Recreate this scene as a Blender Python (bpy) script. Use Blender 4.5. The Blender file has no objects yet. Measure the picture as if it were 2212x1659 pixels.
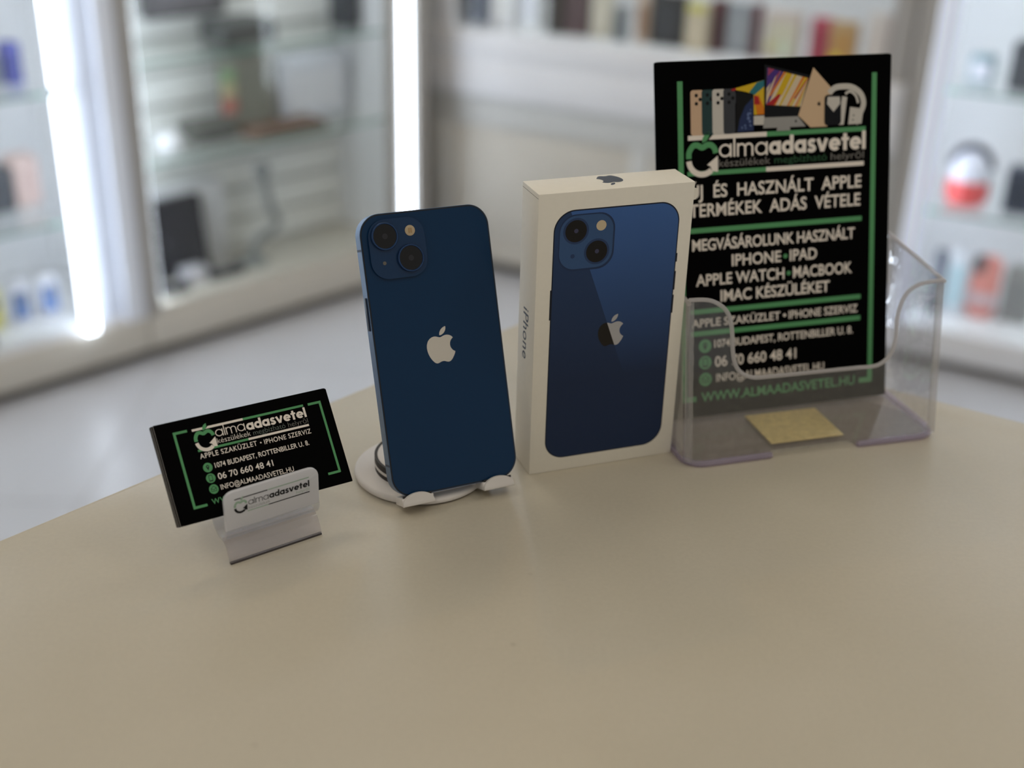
import bpy, bmesh, math, random
from mathutils import Matrix, Vector

random.seed(7)
scene = bpy.context.scene
COL = scene.collection
MM = 0.001
TZ = 0.9                      # height of the table top above the floor

# ------------------------------------------------------------------ camera
cam_d = bpy.data.cameras.new('camera')
cam = bpy.data.objects.new('camera', cam_d)
COL.objects.link(cam)
pitch, roll = math.radians(26.079), math.radians(1.6086)
fwd = Vector((0, math.cos(pitch), -math.sin(pitch)))
up0 = Vector((0, math.sin(pitch), math.cos(pitch)))
rt0 = Vector((1, 0, 0))
rt = rt0 * math.cos(roll) + up0 * math.sin(roll)
up = up0 * math.cos(roll) - rt0 * math.sin(roll)
cm = Matrix((rt, up, -fwd)).transposed().to_4x4()
cm.translation = Vector((0, 0, TZ + 0.35094))
cam.matrix_world = cm
cam_d.sensor_fit = 'HORIZONTAL'
cam_d.sensor_width = 36.0
cam_d.lens = 2711.2 / 2212 * 36.0
cam_d.clip_start = 0.02
cam_d.dof.use_dof = True
cam_d.dof.focus_distance = 0.642
cam_d.dof.aperture_fstop = 3.8
scene.camera = cam

# ------------------------------------------------------------------ world, exposure
w = bpy.data.worlds.new('room_ambient')
scene.world = w
w.use_nodes = True
bgn = w.node_tree.nodes['Background']
bgn.inputs[0].default_value = (1.0, 0.97, 0.93, 1)
bgn.inputs[1].default_value = 0.48
vs = scene.view_settings
vs.view_transform = 'Standard'
vs.look = 'None'
vs.gamma = 1.0
vs.use_curve_mapping = False
vs.exposure = -0.40
scene.cycles.transparent_max_bounces = 32
PANEL_POWER = 5.6
SPOT_POWER = 200.0
LED_POWER = 11.0
HIDDEN_LED_POWER = 20.0


# ------------------------------------------------------------------ materials
def lin(c):
    r = []
    for x in c:
        x = x / 255.0
        r.append(x / 12.92 if x <= 0.04045 else ((x + 0.055) / 1.055) ** 2.4)
    return (r[0], r[1], r[2], 1.0)


MATS = {}


def mat(name, col=(200, 200, 200), rough=0.5, metal=0.0, spec=0.5, emit=None, power=0.0, coat=0.0,
        noise=0.0, nscale=60.0, bump=0.0):
    if name in MATS:
        return MATS[name]
    m = bpy.data.materials.new(name)
    m.use_nodes = True
    nt = m.node_tree
    b = nt.nodes['Principled BSDF']
    b.inputs['Base Color'].default_value = lin(col)
    b.inputs['Roughness'].default_value = rough
    b.inputs['Metallic'].default_value = metal
    b.inputs['Specular IOR Level'].default_value = spec
    b.inputs['Coat Weight'].default_value = coat
    b.inputs['Coat Roughness'].default_value = 0.03
    if emit:
        b.inputs['Emission Color'].default_value = lin(emit)
        b.inputs['Emission Strength'].default_value = power
    if noise or bump:
        tc = nt.nodes.new('ShaderNodeTexCoord')
        n = nt.nodes.new('ShaderNodeTexNoise')
        n.inputs['Scale'].default_value = nscale
        n.inputs['Detail'].default_value = 5
        nt.links.new(tc.outputs['Object'], n.inputs['Vector'])
        if noise:
            mx = nt.nodes.new('ShaderNodeMix')
            mx.data_type = 'RGBA'
            lo = [max(0, c * (1 - noise)) for c in col]
            hi = [min(255, c * (1 + noise)) for c in col]
            mx.inputs[6].default_value = lin(lo)
            mx.inputs[7].default_value = lin(hi)
            nt.links.new(n.outputs['Fac'], mx.inputs[0])
            nt.links.new(mx.outputs[2], b.inputs['Base Color'])
        if bump:
            bp = nt.nodes.new('ShaderNodeBump')
            bp.inputs['Strength'].default_value = bump
            bp.inputs['Distance'].default_value = 0.001
            nt.links.new(n.outputs['Fac'], bp.inputs['Height'])
            nt.links.new(bp.outputs['Normal'], b.inputs['Normal'])
    MATS[name] = m
    return m


def clear_mat(name, tint=(240, 242, 244), rough=0.03, haze=0.0, hazecol=(200, 200, 205), ior=1.49, haze_noise=None,
              boost=1.0, wavy=0.0):
    """clear acrylic or glass: light passes straight through, Fresnel reflection on top, optional milky haze"""
    if name in MATS:
        return MATS[name]
    m = bpy.data.materials.new(name)
    m.use_nodes = True
    nt = m.node_tree
    nt.nodes.clear()
    out = nt.nodes.new('ShaderNodeOutputMaterial')
    tr = nt.nodes.new('ShaderNodeBsdfTransparent')
    tr.inputs[0].default_value = lin(tint)
    gl = nt.nodes.new('ShaderNodeBsdfGlossy')
    gl.inputs['Roughness'].default_value = rough
    gl.inputs['Color'].default_value = (1, 1, 1, 1)
    fr = nt.nodes.new('ShaderNodeFresnel')
    ge = nt.nodes.new('ShaderNodeNewGeometry')       # same reflectance on both faces of the thin sheet
    im = nt.nodes.new('ShaderNodeMapRange')
    im.inputs['To Min'].default_value = ior
    im.inputs['To Max'].default_value = 1.0 / ior
    nt.links.new(ge.outputs['Backfacing'], im.inputs['Value'])
    nt.links.new(im.outputs[0], fr.inputs['IOR'])
    body = tr.outputs[0]
    if haze > 0:
        df = nt.nodes.new('ShaderNodeBsdfDiffuse')
        df.inputs[0].default_value = lin(hazecol)
        tl = nt.nodes.new('ShaderNodeBsdfTranslucent')
        tl.inputs[0].default_value = lin(hazecol)
        ad = nt.nodes.new('ShaderNodeMixShader')
        ad.inputs[0].default_value = 0.45
        nt.links.new(df.outputs[0], ad.inputs[1])
        nt.links.new(tl.outputs[0], ad.inputs[2])
        mx = nt.nodes.new('ShaderNodeMixShader')
        mx.inputs[0].default_value = haze
        if haze_noise:
            tc = nt.nodes.new('ShaderNodeTexCoord')
            n = nt.nodes.new('ShaderNodeTexNoise')
            n.inputs['Scale'].default_value = haze_noise
            n.inputs['Detail'].default_value = 8
            mr = nt.nodes.new('ShaderNodeMapRange')
            mr.inputs['From Min'].default_value = 0.35
            mr.inputs['From Max'].default_value = 0.7
            mr.inputs['To Min'].default_value = haze * 0.45
            mr.inputs['To Max'].default_value = haze * 1.6
            nt.links.new(tc.outputs['Object'], n.inputs['Vector'])
            nt.links.new(n.outputs['Fac'], mr.inputs['Value'])
            nt.links.new(mr.outputs[0], mx.inputs[0])
        nt.links.new(tr.outputs[0], mx.inputs[1])
        nt.links.new(ad.outputs[0], mx.inputs[2])
        body = mx.outputs[0]
    if wavy:
        tw = nt.nodes.new('ShaderNodeTexCoord')
        nw = nt.nodes.new('ShaderNodeTexNoise')
        nw.inputs['Scale'].default_value = 38
        bw_ = nt.nodes.new('ShaderNodeBump')
        bw_.inputs['Strength'].default_value = wavy
        bw_.inputs['Distance'].default_value = 0.01
        nt.links.new(tw.outputs['Object'], nw.inputs['Vector'])
        nt.links.new(nw.outputs['Fac'], bw_.inputs['Height'])
        nt.links.new(bw_.outputs['Normal'], gl.inputs['Normal'])
    top = nt.nodes.new('ShaderNodeMixShader')
    fac = fr.outputs[0]
    if boost != 1.0:
        mu = nt.nodes.new('ShaderNodeMath')
        mu.operation = 'MULTIPLY'
        mu.use_clamp = True
        mu.inputs[1].default_value = boost
        nt.links.new(fac, mu.inputs[0])
        fac = mu.outputs[0]
    nt.links.new(fac, top.inputs[0])
    nt.links.new(body, top.inputs[1])
    nt.links.new(gl.outputs[0], top.inputs[2])
    nt.links.new(top.outputs[0], out.inputs[0])
    MATS[name] = m
    return m


# ------------------------------------------------------------------ mesh helpers
def mesh_obj(name, bm, m, parent=None, smooth=False):
    me = bpy.data.meshes.new(name)
    bmesh.ops.recalc_face_normals(bm, faces=bm.faces)
    bm.to_mesh(me)
    bm.free()
    for x in (m if isinstance(m, (list, tuple)) else [m]):
        me.materials.append(x)
    if smooth:
        for p in me.polygons:
            p.use_smooth = True
        try:
            me.set_sharp_from_angle(angle=math.radians(40))
        except Exception:
            pass
    o = bpy.data.objects.new(name, me)
    COL.objects.link(o)
    if parent:
        o.parent = parent
    return o


def bm_box(bm, x0, x1, y0, y1, z0, z1, mi=0):
    v = [bm.verts.new(c) for c in ((x0, y0, z0), (x1, y0, z0), (x1, y1, z0), (x0, y1, z0),
                                   (x0, y0, z1), (x1, y0, z1), (x1, y1, z1), (x0, y1, z1))]
    for f in ((0, 3, 2, 1), (4, 5, 6, 7), (0, 1, 5, 4), (1, 2, 6, 5), (2, 3, 7, 6), (3, 0, 4, 7)):
        bm.faces.new([v[i] for i in f]).material_index = mi
    return v


def box(name, parent, x0, x1, y0, y1, z0, z1, m, bev=0.0, seg=2):
    """box in millimetres"""
    bm = bmesh.new()
    bm_box(bm, *[min(a, b) * MM if i == 0 else max(a, b) * MM for a, b in ((x0, x1), (y0, y1), (z0, z1)) for i in (0, 1)])
    if bev:
        bmesh.ops.bevel(bm, geom=bm.edges[:], offset=bev * MM, segments=seg, affect='EDGES', profile=0.5)
    return mesh_obj(name, bm, m, parent, smooth=bool(bev))


def bm_prism(bm, pts, a0, a1, plane='xz', mi=0):
    """polygon (mm) extruded; plane xz extrudes along y, xy along z, yz along x"""
    def P(p, a):
        if plane == 'xz':
            return (p[0] * MM, a * MM, p[1] * MM)
        if plane == 'xy':
            return (p[0] * MM, p[1] * MM, a * MM)
        return (a * MM, p[0] * MM, p[1] * MM)
    A = [bm.verts.new(P(p, a0)) for p in pts]
    B = [bm.verts.new(P(p, a1)) for p in pts]
    n = len(pts)
    f0 = bm.faces.new(A)
    f1 = bm.faces.new(B[::-1])
    f0.material_index = f1.material_index = mi
    for i in range(n):
        bm.faces.new((A[i], B[i], B[(i + 1) % n], A[(i + 1) % n])).material_index = mi
    return f0, f1


def prism(name, parent, pts, a0, a1, m, plane='xz', bev=0.0, seg=2):
    bm = bmesh.new()
    f0, f1 = bm_prism(bm, pts, a0, a1, plane)
    if bev:
        es = list(set(f0.edges[:] + f1.edges[:]))
        bmesh.ops.bevel(bm, geom=es, offset=bev * MM, segments=seg, affect='EDGES', profile=0.5)
    return mesh_obj(name, bm, m, parent, smooth=True)


def flat(name, parent, polys, m, y):
    """flat print: list of polygons (mm, in x z) lying at depth y of the parent; each polygon may carry a material index"""
    bm = bmesh.new()
    for k_, p in enumerate(polys):
        mi = 0
        yy = y - 0.001 * k_
        if isinstance(p, tuple) and len(p) == 3 and isinstance(p[1], int):
            p, mi, dy = p
            yy = y - dy - 0.001 * k_
        vs_ = [bm.verts.new((a * MM, yy * MM, b * MM)) for a, b in p]
        bm.faces.new(vs_).material_index = mi
    bm.normal_update()
    for f in bm.faces:
        if f.normal.y > 0:
            f.normal_flip()
    bmesh.ops.triangulate(bm, faces=bm.faces[:])
    me = bpy.data.meshes.new(name)
    bm.normal_update()
    for f in bm.faces:
        if f.normal.y > 0:
            f.normal_flip()
    bm.to_mesh(me)
    bm.free()
    for x in (m if isinstance(m, (list, tuple)) else [m]):
        me.materials.append(x)
    o = bpy.data.objects.new(name, me)
    COL.objects.link(o)
    o.parent = parent
    return o


def rrect(x0, x1, z0, z1, r, n=10, e=1.0):
    pts = []
    for cx, cz, a in ((x1 - r, z1 - r, 0), (x0 + r, z1 - r, 90), (x0 + r, z0 + r, 180), (x1 - r, z0 + r, 270)):
        for i in range(n + 1):
            t = math.radians(a + 90 * i / n)
            pts.append((cx + r * math.cos(t), cz + r * math.sin(t)))
    return pts


def circ(cx, cz, r, n=40, rz=None):
    rz = rz or r
    return [(cx + r * math.cos(2 * math.pi * i / n), cz + rz * math.sin(2 * math.pi * i / n)) for i in range(n)]


def bar(x0, z0, x1, z1, w_):
    """a line from point to point of width w_"""
    dx, dz = x1 - x0, z1 - z0
    L = math.hypot(dx, dz)
    nx, nz = -dz / L * w_ / 2, dx / L * w_ / 2
    return [(x0 + nx, z0 + nz), (x1 + nx, z1 + nz), (x1 - nx, z1 - nz), (x0 - nx, z0 - nz)]


def stroke(path, w_):
    """thick line as list of quads"""
    L, R = [], []
    n = len(path)
    for i, p in enumerate(path):
        a = path[max(0, i - 1)]
        b = path[min(n - 1, i + 1)]
        dx, dz = b[0] - a[0], b[1] - a[1]
        d = math.hypot(dx, dz) or 1
        L.append((p[0] - dz / d * w_ / 2, p[1] + dx / d * w_ / 2))
        R.append((p[0] + dz / d * w_ / 2, p[1] - dx / d * w_ / 2))
    return [[L[i], L[i + 1], R[i + 1], R[i]] for i in range(n - 1)]


def smoothpath(pts, n=8):
    out = []
    N = len(pts)
    for i in range(N - 1):
        p0, p1, p2, p3 = pts[max(0, i - 1)], pts[i], pts[i + 1], pts[min(N - 1, i + 2)]
        for k in range(n):
            t = k / n
            out.append(tuple(0.5 * ((2 * p1[j]) + (-p0[j] + p2[j]) * t + (2 * p0[j] - 5 * p1[j] + 4 * p2[j] - p3[j]) * t * t
                                    + (-p0[j] + 3 * p1[j] - 3 * p2[j] + p3[j]) * t ** 3) for j in range(len(p1))))
    out.append(tuple(pts[-1]))
    return out


def lathe(name, parent, prof, m, n=40, center=(0, 0, 0)):
    """profile (r,z) mm round the z axis, closed at the ends on the axis"""
    bm = bmesh.new()
    rings = []
    for r, z in prof:
        if r < 1e-6:
            rings.append([bm.verts.new((center[0] * MM, center[1] * MM, (z + center[2]) * MM))])
        else:
            rings.append([bm.verts.new(((center[0] + r * math.cos(2 * math.pi * i / n)) * MM,
                                        (center[1] + r * math.sin(2 * math.pi * i / n)) * MM, (z + center[2]) * MM)) for i in range(n)])
    for a, b in zip(rings, rings[1:]):
        for i in range(n):
            j = (i + 1) % n
            if len(a) == 1 and len(b) == 1:
                continue
            if len(a) == 1:
                bm.faces.new((a[0], b[i], b[j]))
            elif len(b) == 1:
                bm.faces.new((a[i], a[j], b[0]))
            else:
                bm.faces.new((a[i], a[j], b[j], b[i]))
    return mesh_obj(name, bm, m, parent, smooth=True)


def tube(name, parent, path, r, m, n=10):
    bm = bmesh.new()
    rings = []
    N = len(path)
    P = [Vector(p) * MM for p in path]
    for i in range(N):
        t = (P[min(N - 1, i + 1)] - P[max(0, i - 1)]).normalized()
        a = t.cross(Vector((0.31, 0.95, 0.05))).normalized()
        b = t.cross(a)
        rings.append([bm.verts.new(P[i] + (a * math.cos(2 * math.pi * k / n) + b * math.sin(2 * math.pi * k / n)) * r * MM) for k in range(n)])
    for A, B in zip(rings, rings[1:]):
        for k in range(n):
            bm.faces.new((A[k], A[(k + 1) % n], B[(k + 1) % n], B[k]))
    bm.faces.new(rings[0][::-1])
    bm.faces.new(rings[-1])
    return mesh_obj(name, bm, m, parent, smooth=True)


def sheet(name, parent, prof, x0, x1, th, m, rc=0.0):
    """bent sheet: profile (y,z) mm, swept along x, thickness th"""
    q = stroke(prof, th)
    Ls = [s[0] for s in q] + [q[-1][1]]
    Rs = [s[3] for s in q] + [q[-1][2]]
    outline = Ls + Rs[::-1]
    bm = bmesh.new()
    n = len(outline)
    A = [bm.verts.new((x0 * MM, p[0] * MM, p[1] * MM)) for p in outline]
    B = [bm.verts.new((x1 * MM, p[0] * MM, p[1] * MM)) for p in outline]
    for i in range(n):
        bm.faces.new((A[i], B[i], B[(i + 1) % n], A[(i + 1) % n]))
    k = len(Ls)
    for i in range(k - 1):
        for V in (A, B):
            bm.faces.new((V[i], V[i + 1], V[n - 2 - i], V[n - 1 - i]))
    return mesh_obj(name, bm, m, parent, smooth=True)


def thing(name, label, cat, mw=None, group=None, kind=None):
    o = bpy.data.objects.new(name, None)
    o.empty_display_size = 0.02
    COL.objects.link(o)
    if mw is not None:
        o.matrix_world = mw
    tag(o, label, cat, group, kind)
    return o


def tag(o, label=None, cat=None, group=None, kind=None):
    if label:
        o['label'] = label
    if cat:
        o['category'] = cat
    if group:
        o['group'] = group
    if kind:
        o['kind'] = kind
    return o


def pose(x, y, z, yaw=0, tilt=0, twist=0):
    return (Matrix.Translation((x * MM, y * MM, z * MM + TZ)) @ Matrix.Rotation(yaw, 4, 'Z')
            @ Matrix.Rotation(-tilt, 4, 'X') @ Matrix.Rotation(twist, 4, 'Y'))


# ------------------------------------------------------------------ lettering
_tc = {}


def text_mesh(body, off=0.0, spacing=1.0):
    cu = bpy.data.curves.new('lettering', 'FONT')
    cu.body = body
    cu.size = 1.0
    cu.offset = off
    cu.space_character = spacing
    cu.resolution_u = 4
    cu.fill_mode = 'FRONT'
    o = bpy.data.objects.new('lettering', cu)
    COL.objects.link(o)
    dg = bpy.context.evaluated_depsgraph_get()
    me = bpy.data.meshes.new_from_object(o.evaluated_get(dg))
    bpy.data.objects.remove(o)
    bpy.data.curves.remove(cu)
    return me


def capheight(off):
    if off not in _tc:
        me = text_mesh('H', off)
        ys = [v.co.y for v in me.vertices]
        _tc[off] = (min(ys), max(ys))
    return _tc[off]


def text(parent, body, x, z, width, cap, m, off=0.0, y=-0.1, spacing=1.0, slant=0.0, name='lettering', axis='front'):
    """one printed line; (x,z) = left end of the base line in mm, width mm, cap height mm"""
    me = text_mesh(body, off, spacing)
    xs = [v.co.x for v in me.vertices]
    x0, x1 = min(xs), max(xs)
    c0, c1 = capheight(off)
    sz = cap / (c1 - c0)
    sx = width / (x1 - x0) if width else sz
    for v in me.vertices:
        a, b = (v.co.x - x0) * sx, (v.co.y - c0) * sz
        if axis == 'front':
            v.co = Vector(((x + a) * MM, y * MM, (z + b + slant * a) * MM))
        elif axis == 'side_down':        # on the left face (x = y value), reading downwards, letter tops to the front
            v.co = Vector((y * MM, (x - b) * MM, (z - a) * MM))
    me.materials.clear()
    me.materials.append(m)
    for p in me.polygons:
        p.material_index = 0
    o = bpy.data.objects.new(name, me)
    COL.objects.link(o)
    o.parent = parent
    return o


# ------------------------------------------------------------------ the bitten apple emblem
_APPLE = ("M12.152 6.896 c-.948 0 -2.415 -1.078 -3.96 -1.04 -2.04 .027 -3.91 1.183 -4.961 3.014 -2.117 3.675 -.546 9.103 1.519 12.09 "
          "1.013 1.454 2.208 3.09 3.792 3.039 1.52 -.065 2.09 -.987 3.935 -.987 1.831 0 2.35 .987 3.96 .948 1.637 -.026 2.676 -1.48 3.676 -2.948 "
          "1.156 -1.688 1.636 -3.325 1.662 -3.415 -.039 -.013 -3.182 -1.221 -3.22 -4.857 -.026 -3.04 2.48 -4.494 2.597 -4.559 "
          "-1.429 -2.09 -3.623 -2.324 -4.39 -2.376 -2 -.156 -3.675 1.09 -4.61 1.09 z "
          "M15.53 3.83 c.843 -1.012 1.4 -2.427 1.245 -3.83 -1.207 .052 -2.662 .805 -3.532 1.818 -.78 .896 -1.454 2.338 -1.273 3.714 "
          "1.338 .104 2.715 -.688 3.559 -1.701")


def apple_polys():
    tk = _APPLE.replace('M', ' M ').replace('c', ' c ').replace('z', ' z ').split()
    polys, cur, pos, i = [], [], (0, 0), 0
    while i < len(tk):
        t = tk[i]
        if t == 'M':
            if cur:
                polys.append(cur)
            pos = (float(tk[i + 1]), float(tk[i + 2]))
            cur = [pos]
            i += 3
        elif t == 'c' or t == 'z':
            i += 1
        else:
            d = [float(x) for x in tk[i:i + 6]]
            p0 = pos
            p1 = (pos[0] + d[0], pos[1] + d[1])
            p2 = (pos[0] + d[2], pos[1] + d[3])
            p3 = (pos[0] + d[4], pos[1] + d[5])
            for k in range(1, 7):
                s = k / 6
                cur.append(tuple((1 - s) ** 3 * p0[j] + 3 * (1 - s) ** 2 * s * p1[j] + 3 * (1 - s) * s * s * p2[j] + s ** 3 * p3[j] for j in (0, 1)))
            pos = p3
            i += 6
    polys.append(cur)
    out = []
    for p in polys:
        q = []
        for a in p:
            if not q or math.hypot(a[0] - q[-1][0], a[1] - q[-1][1]) > 1e-3:
                q.append(a)
        if math.hypot(q[0][0] - q[-1][0], q[0][1] - q[-1][1]) < 1e-3:
            q.pop()
        out.append(q)
    return out


def apple_at(x0, x1, z0, z1):
    """apple body and leaf fitted into the box (body from z0, leaf top at z1)"""
    P = apple_polys()
    ax = [p[0] for q in P for p in q]
    ay = [p[1] for q in P for p in q]
    a0, a1, b0, b1 = min(ax), max(ax), min(ay), max(ay)
    return [[(x0 + (p[0] - a0) / (a1 - a0) * (x1 - x0), z1 - (p[1] - b0) / (b1 - b0) * (z1 - z0)) for p in q] for q in P]


def clip_half(poly, px, pz, nx, nz):
    """keep the side where (p - P).n >= 0"""
    out = []
    n = len(poly)
    for i in range(n):
        a, b = poly[i], poly[(i + 1) % n]
        da = (a[0] - px) * nx + (a[1] - pz) * nz
        db = (b[0] - px) * nx + (b[1] - pz) * nz
        if da >= 0:
            out.append(a)
        if (da < 0) != (db < 0):
            t = da / (da - db)
            out.append((a[0] + t * (b[0] - a[0]), a[1] + t * (b[1] - a[1])))
    return out


# ------------------------------------------------------------------ shared materials
m_black_paper = mat('black_coated_paper', (2, 2, 2), 0.6, spec=0.03)
m_black_card = mat('black_card_stock', (2, 2, 2), 0.6, spec=0.03)
m_card_edge = mat('white_paper_core', (226, 220, 214), 0.7)
m_ink_white = mat('pale_print', (232, 222, 210), 0.6, spec=0.2)
m_ink_green = mat('green_print', (86, 150, 98), 0.6, spec=0.2)
m_ink_green_dark = mat('dark_green_print', (44, 82, 54), 0.6, spec=0.2)
m_ink_black = mat('black_print', (20, 20, 22), 0.5, spec=0.2)
m_ink_dim = mat('grey_print', (120, 116, 110), 0.6, spec=0.2)
m_white_board = mat('white_carton', (232, 226, 212), 0.55, spec=0.3, noise=0.012, nscale=300)
m_white_plastic = mat('white_plastic', (214, 208, 202), 0.42, noise=0.01, nscale=200)
m_black_rubber = mat('black_rubber', (34, 30, 28), 0.55)
m_acrylic = clear_mat('clear_acrylic', (254, 254, 255), 0.05, haze=0.015, hazecol=(230, 226, 234), boost=2.4, wavy=0.35)
m_acrylic_front = clear_mat('reflection_haze_acrylic', (254, 254, 254), 0.08, haze=0.05, hazecol=(196, 196, 190), haze_noise=260)  # pale speckled haze stands in for reflections on the front panel
m_acrylic_base = clear_mat('thick_clear_acrylic', (252, 250, 252), 0.06, haze=0.15, hazecol=(244, 236, 240))
m_milky = clear_mat('milky_acrylic', (240, 240, 242), 0.15, haze=0.78, hazecol=(242, 242, 246))  # milky, mostly opaque material of the card holder lip
m_glass = clear_mat('cabinet_glass', (252, 253, 252), 0.02, ior=1.3)
m_glass_edge = mat('green_glass_edge', (120, 165, 150), 0.25)
m_led = mat('cool_led', (255, 255, 255), 0.5, emit=(228, 240, 255), power=LED_POWER)
m_fill_led = mat('cool_fill_led', (255, 255, 255), 0.5, emit=(228, 240, 255), power=HIDDEN_LED_POWER)  # for unseen strips added to brighten the cabinets and the carton
m_cab_white = mat('white_laminate', (232, 232, 234), 0.4, noise=0.01, nscale=8)
m_cab_beige = mat('beige_laminate', (206, 201, 190), 0.5, noise=0.02, nscale=10)
m_cab_grey = mat('grey_aluminium', (176, 172, 166), 0.45)
m_slat = mat('pale_grey_slat', (232, 233, 230), 0.45, noise=0.015, nscale=6)
m_groove = mat('grey_groove', (170, 170, 166), 0.6)

# ================================================================== THE SETTING
def tile_mat():
    m = mat('white_floor_tile', (196, 197, 202), 0.35, noise=0.03, nscale=5)
    return m


floor_bm = bmesh.new()
bm_box(floor_bm, -3.2, 3.2, -1.6, 4.6, -0.05, -0.002)
floor = mesh_obj('floor', floor_bm, mat('floor_grout', (170, 168, 164), 0.8))
tag(floor, 'pale tiled shop floor around the table', None, None, 'structure')
tb = bmesh.new()
bm_box(tb, -0.2985, 0.2985, -0.2985, 0.2985, -0.002, 0.0)
bmesh.ops.bevel(tb, geom=[e for e in tb.edges if all(v.co.z > -0.001 for v in e.verts)], offset=0.001, segments=1, affect='EDGES')
tile0 = mesh_obj('tile', tb, tile_mat(), floor)
for i in range(-5, 6):
    for j in range(-2, 8):
        if i == -5 and j == -2:
            t = tile0
        else:
            t = tile0.copy()
            COL.objects.link(t)
            t.parent = floor
        t.location = (i * 0.6 + 0.1 if abs(i) < 5 else i * 0.58, j * 0.6 - 0.1, 0)

CX, CY = -0.160894, 3.282077         # where the two cabinet fronts meet
aL, aR = math.radians(44.8), math.radians(-27.0)
# left wall frame: local x runs towards the corner, y into the wall ; u = -x
ML = Matrix.Translation((CX, CY, 0)) @ Matrix.Rotation(aL, 4, 'Z')
MR = Matrix.Translation((CX, CY, 0)) @ Matrix.Rotation(aR, 4, 'Z')


def wall(name, M, x0, x1, y0, y1, z1, label):
    bm = bmesh.new()
    bm_box(bm, x0, x1, y0, y1, 0, z1)
    o = mesh_obj(name, bm, mat('wall_paint', (214, 210, 204), 0.8, noise=0.01, nscale=20))
    o.matrix_world = M
    tag(o, label, None, None, 'structure')
    return o


wall('wall_left', ML, -3.2, 0.55, 0.47, 0.55, 2.8, 'white wall behind the slatted display cabinets')
wall('wall_right', MR, -0.40, 3.2, 0.50, 0.58, 2.8, 'white wall behind the long display counter')
cb = bmesh.new()
bm_box(cb, -3.2, 3.2, -1.6, 4.6, 2.8, 2.86)
ceiling = mesh_obj('ceiling', cb, mat('ceiling_paint', (225, 222, 216), 0.9))
tag(ceiling, 'white ceiling with recessed lamps', None, None, 'structure')

m_fill_panel = mat('warm_white_fill_diffuser', (255, 250, 240), 0.5, emit=(255, 247, 232), power=PANEL_POWER)
for (x, y, lb) in ((-1.45, 0.5, 'square ceiling fill panel added left of the table'), (1.2, 0.6, 'square ceiling fill panel added right of the table'),
                   (-0.75, 2.0, 'square ceiling fill panel added before the slatted cabinet'), (0.7, 2.05, 'square ceiling fill panel added before the long counter'),
                   (-0.65, -0.5, 'square ceiling fill panel added behind and left of the viewer'), (0.65, -0.5, 'square ceiling fill panel added behind and right of the viewer')):
    t = thing('ceiling_fill_light', lb, 'ceiling light', Matrix.Translation((x, y, 2.8)), 'added ceiling fill panels')  # unseen panels, added and placed to balance light on table and cabinets
    box('fill_diffuser', t, -290, 290, -290, 290, -8, -1, m_fill_panel)
    bm = bmesh.new()
    for a in ((-300, 300, -300, -290), (-300, 300, 290, 300), (-300, -290, -290, 290), (290, 300, -290, 290)):
        bm_box(bm, a[0] * MM, a[1] * MM, a[2] * MM, a[3] * MM, -0.012, 0)
    mesh_obj('frame', bm, m_cab_white, t)
t = thing('ceiling_spotlight', 'small warm ceiling spotlight near the cabinets', 'spotlight', Matrix.Translation((-0.154, 2.43, 2.8)))
lathe('housing', t, [(0, -1), (52, -1), (52, -14), (44, -14), (44, -6), (0, -6)], m_cab_white)
lathe('lamp', t, [(0, -7), (42, -7), (42, -11), (0, -12)], mat('warm_lamp', (255, 230, 190), 0.5, emit=(255, 214, 150), power=SPOT_POWER))


# ================================================================== TABLE
A = (36, 850)
uL = (math.cos(math.radians(228.6)), math.sin(math.radians(228.6)))
uR = (math.cos(math.radians(-31.2)), math.sin(math.radians(-31.2)))
S = 760
corners = [A, (A[0] + S * uL[0], A[1] + S * uL[1]), (A[0] + S * (uL[0] + uR[0]), A[1] + S * (uL[1] + uR[1])), (A[0] + S * uR[0], A[1] + S * uR[1])]


def round_poly(P, r, n=8):
    out = []
    N = len(P)
    for i in range(N):
        p = Vector(P[i])
        a = (Vector(P[i - 1]) - p).normalized()
        b = (Vector(P[(i + 1) % N]) - p).normalized()
        ang = a.angle(b)
        T = r / math.tan(ang / 2)
        c = p + (a + b).normalized() * (r / math.sin(ang / 2))
        s, e = p + a * T, p + b * T
        v0, v1 = s - c, e - c
        for k in range(n + 1):
            f = k / n
            v = (v0 * (1 - f) + v1 * f)
            v = v.normalized() * r
            out.append((c.x + v.x, c.y + v.y))
    return out


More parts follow.
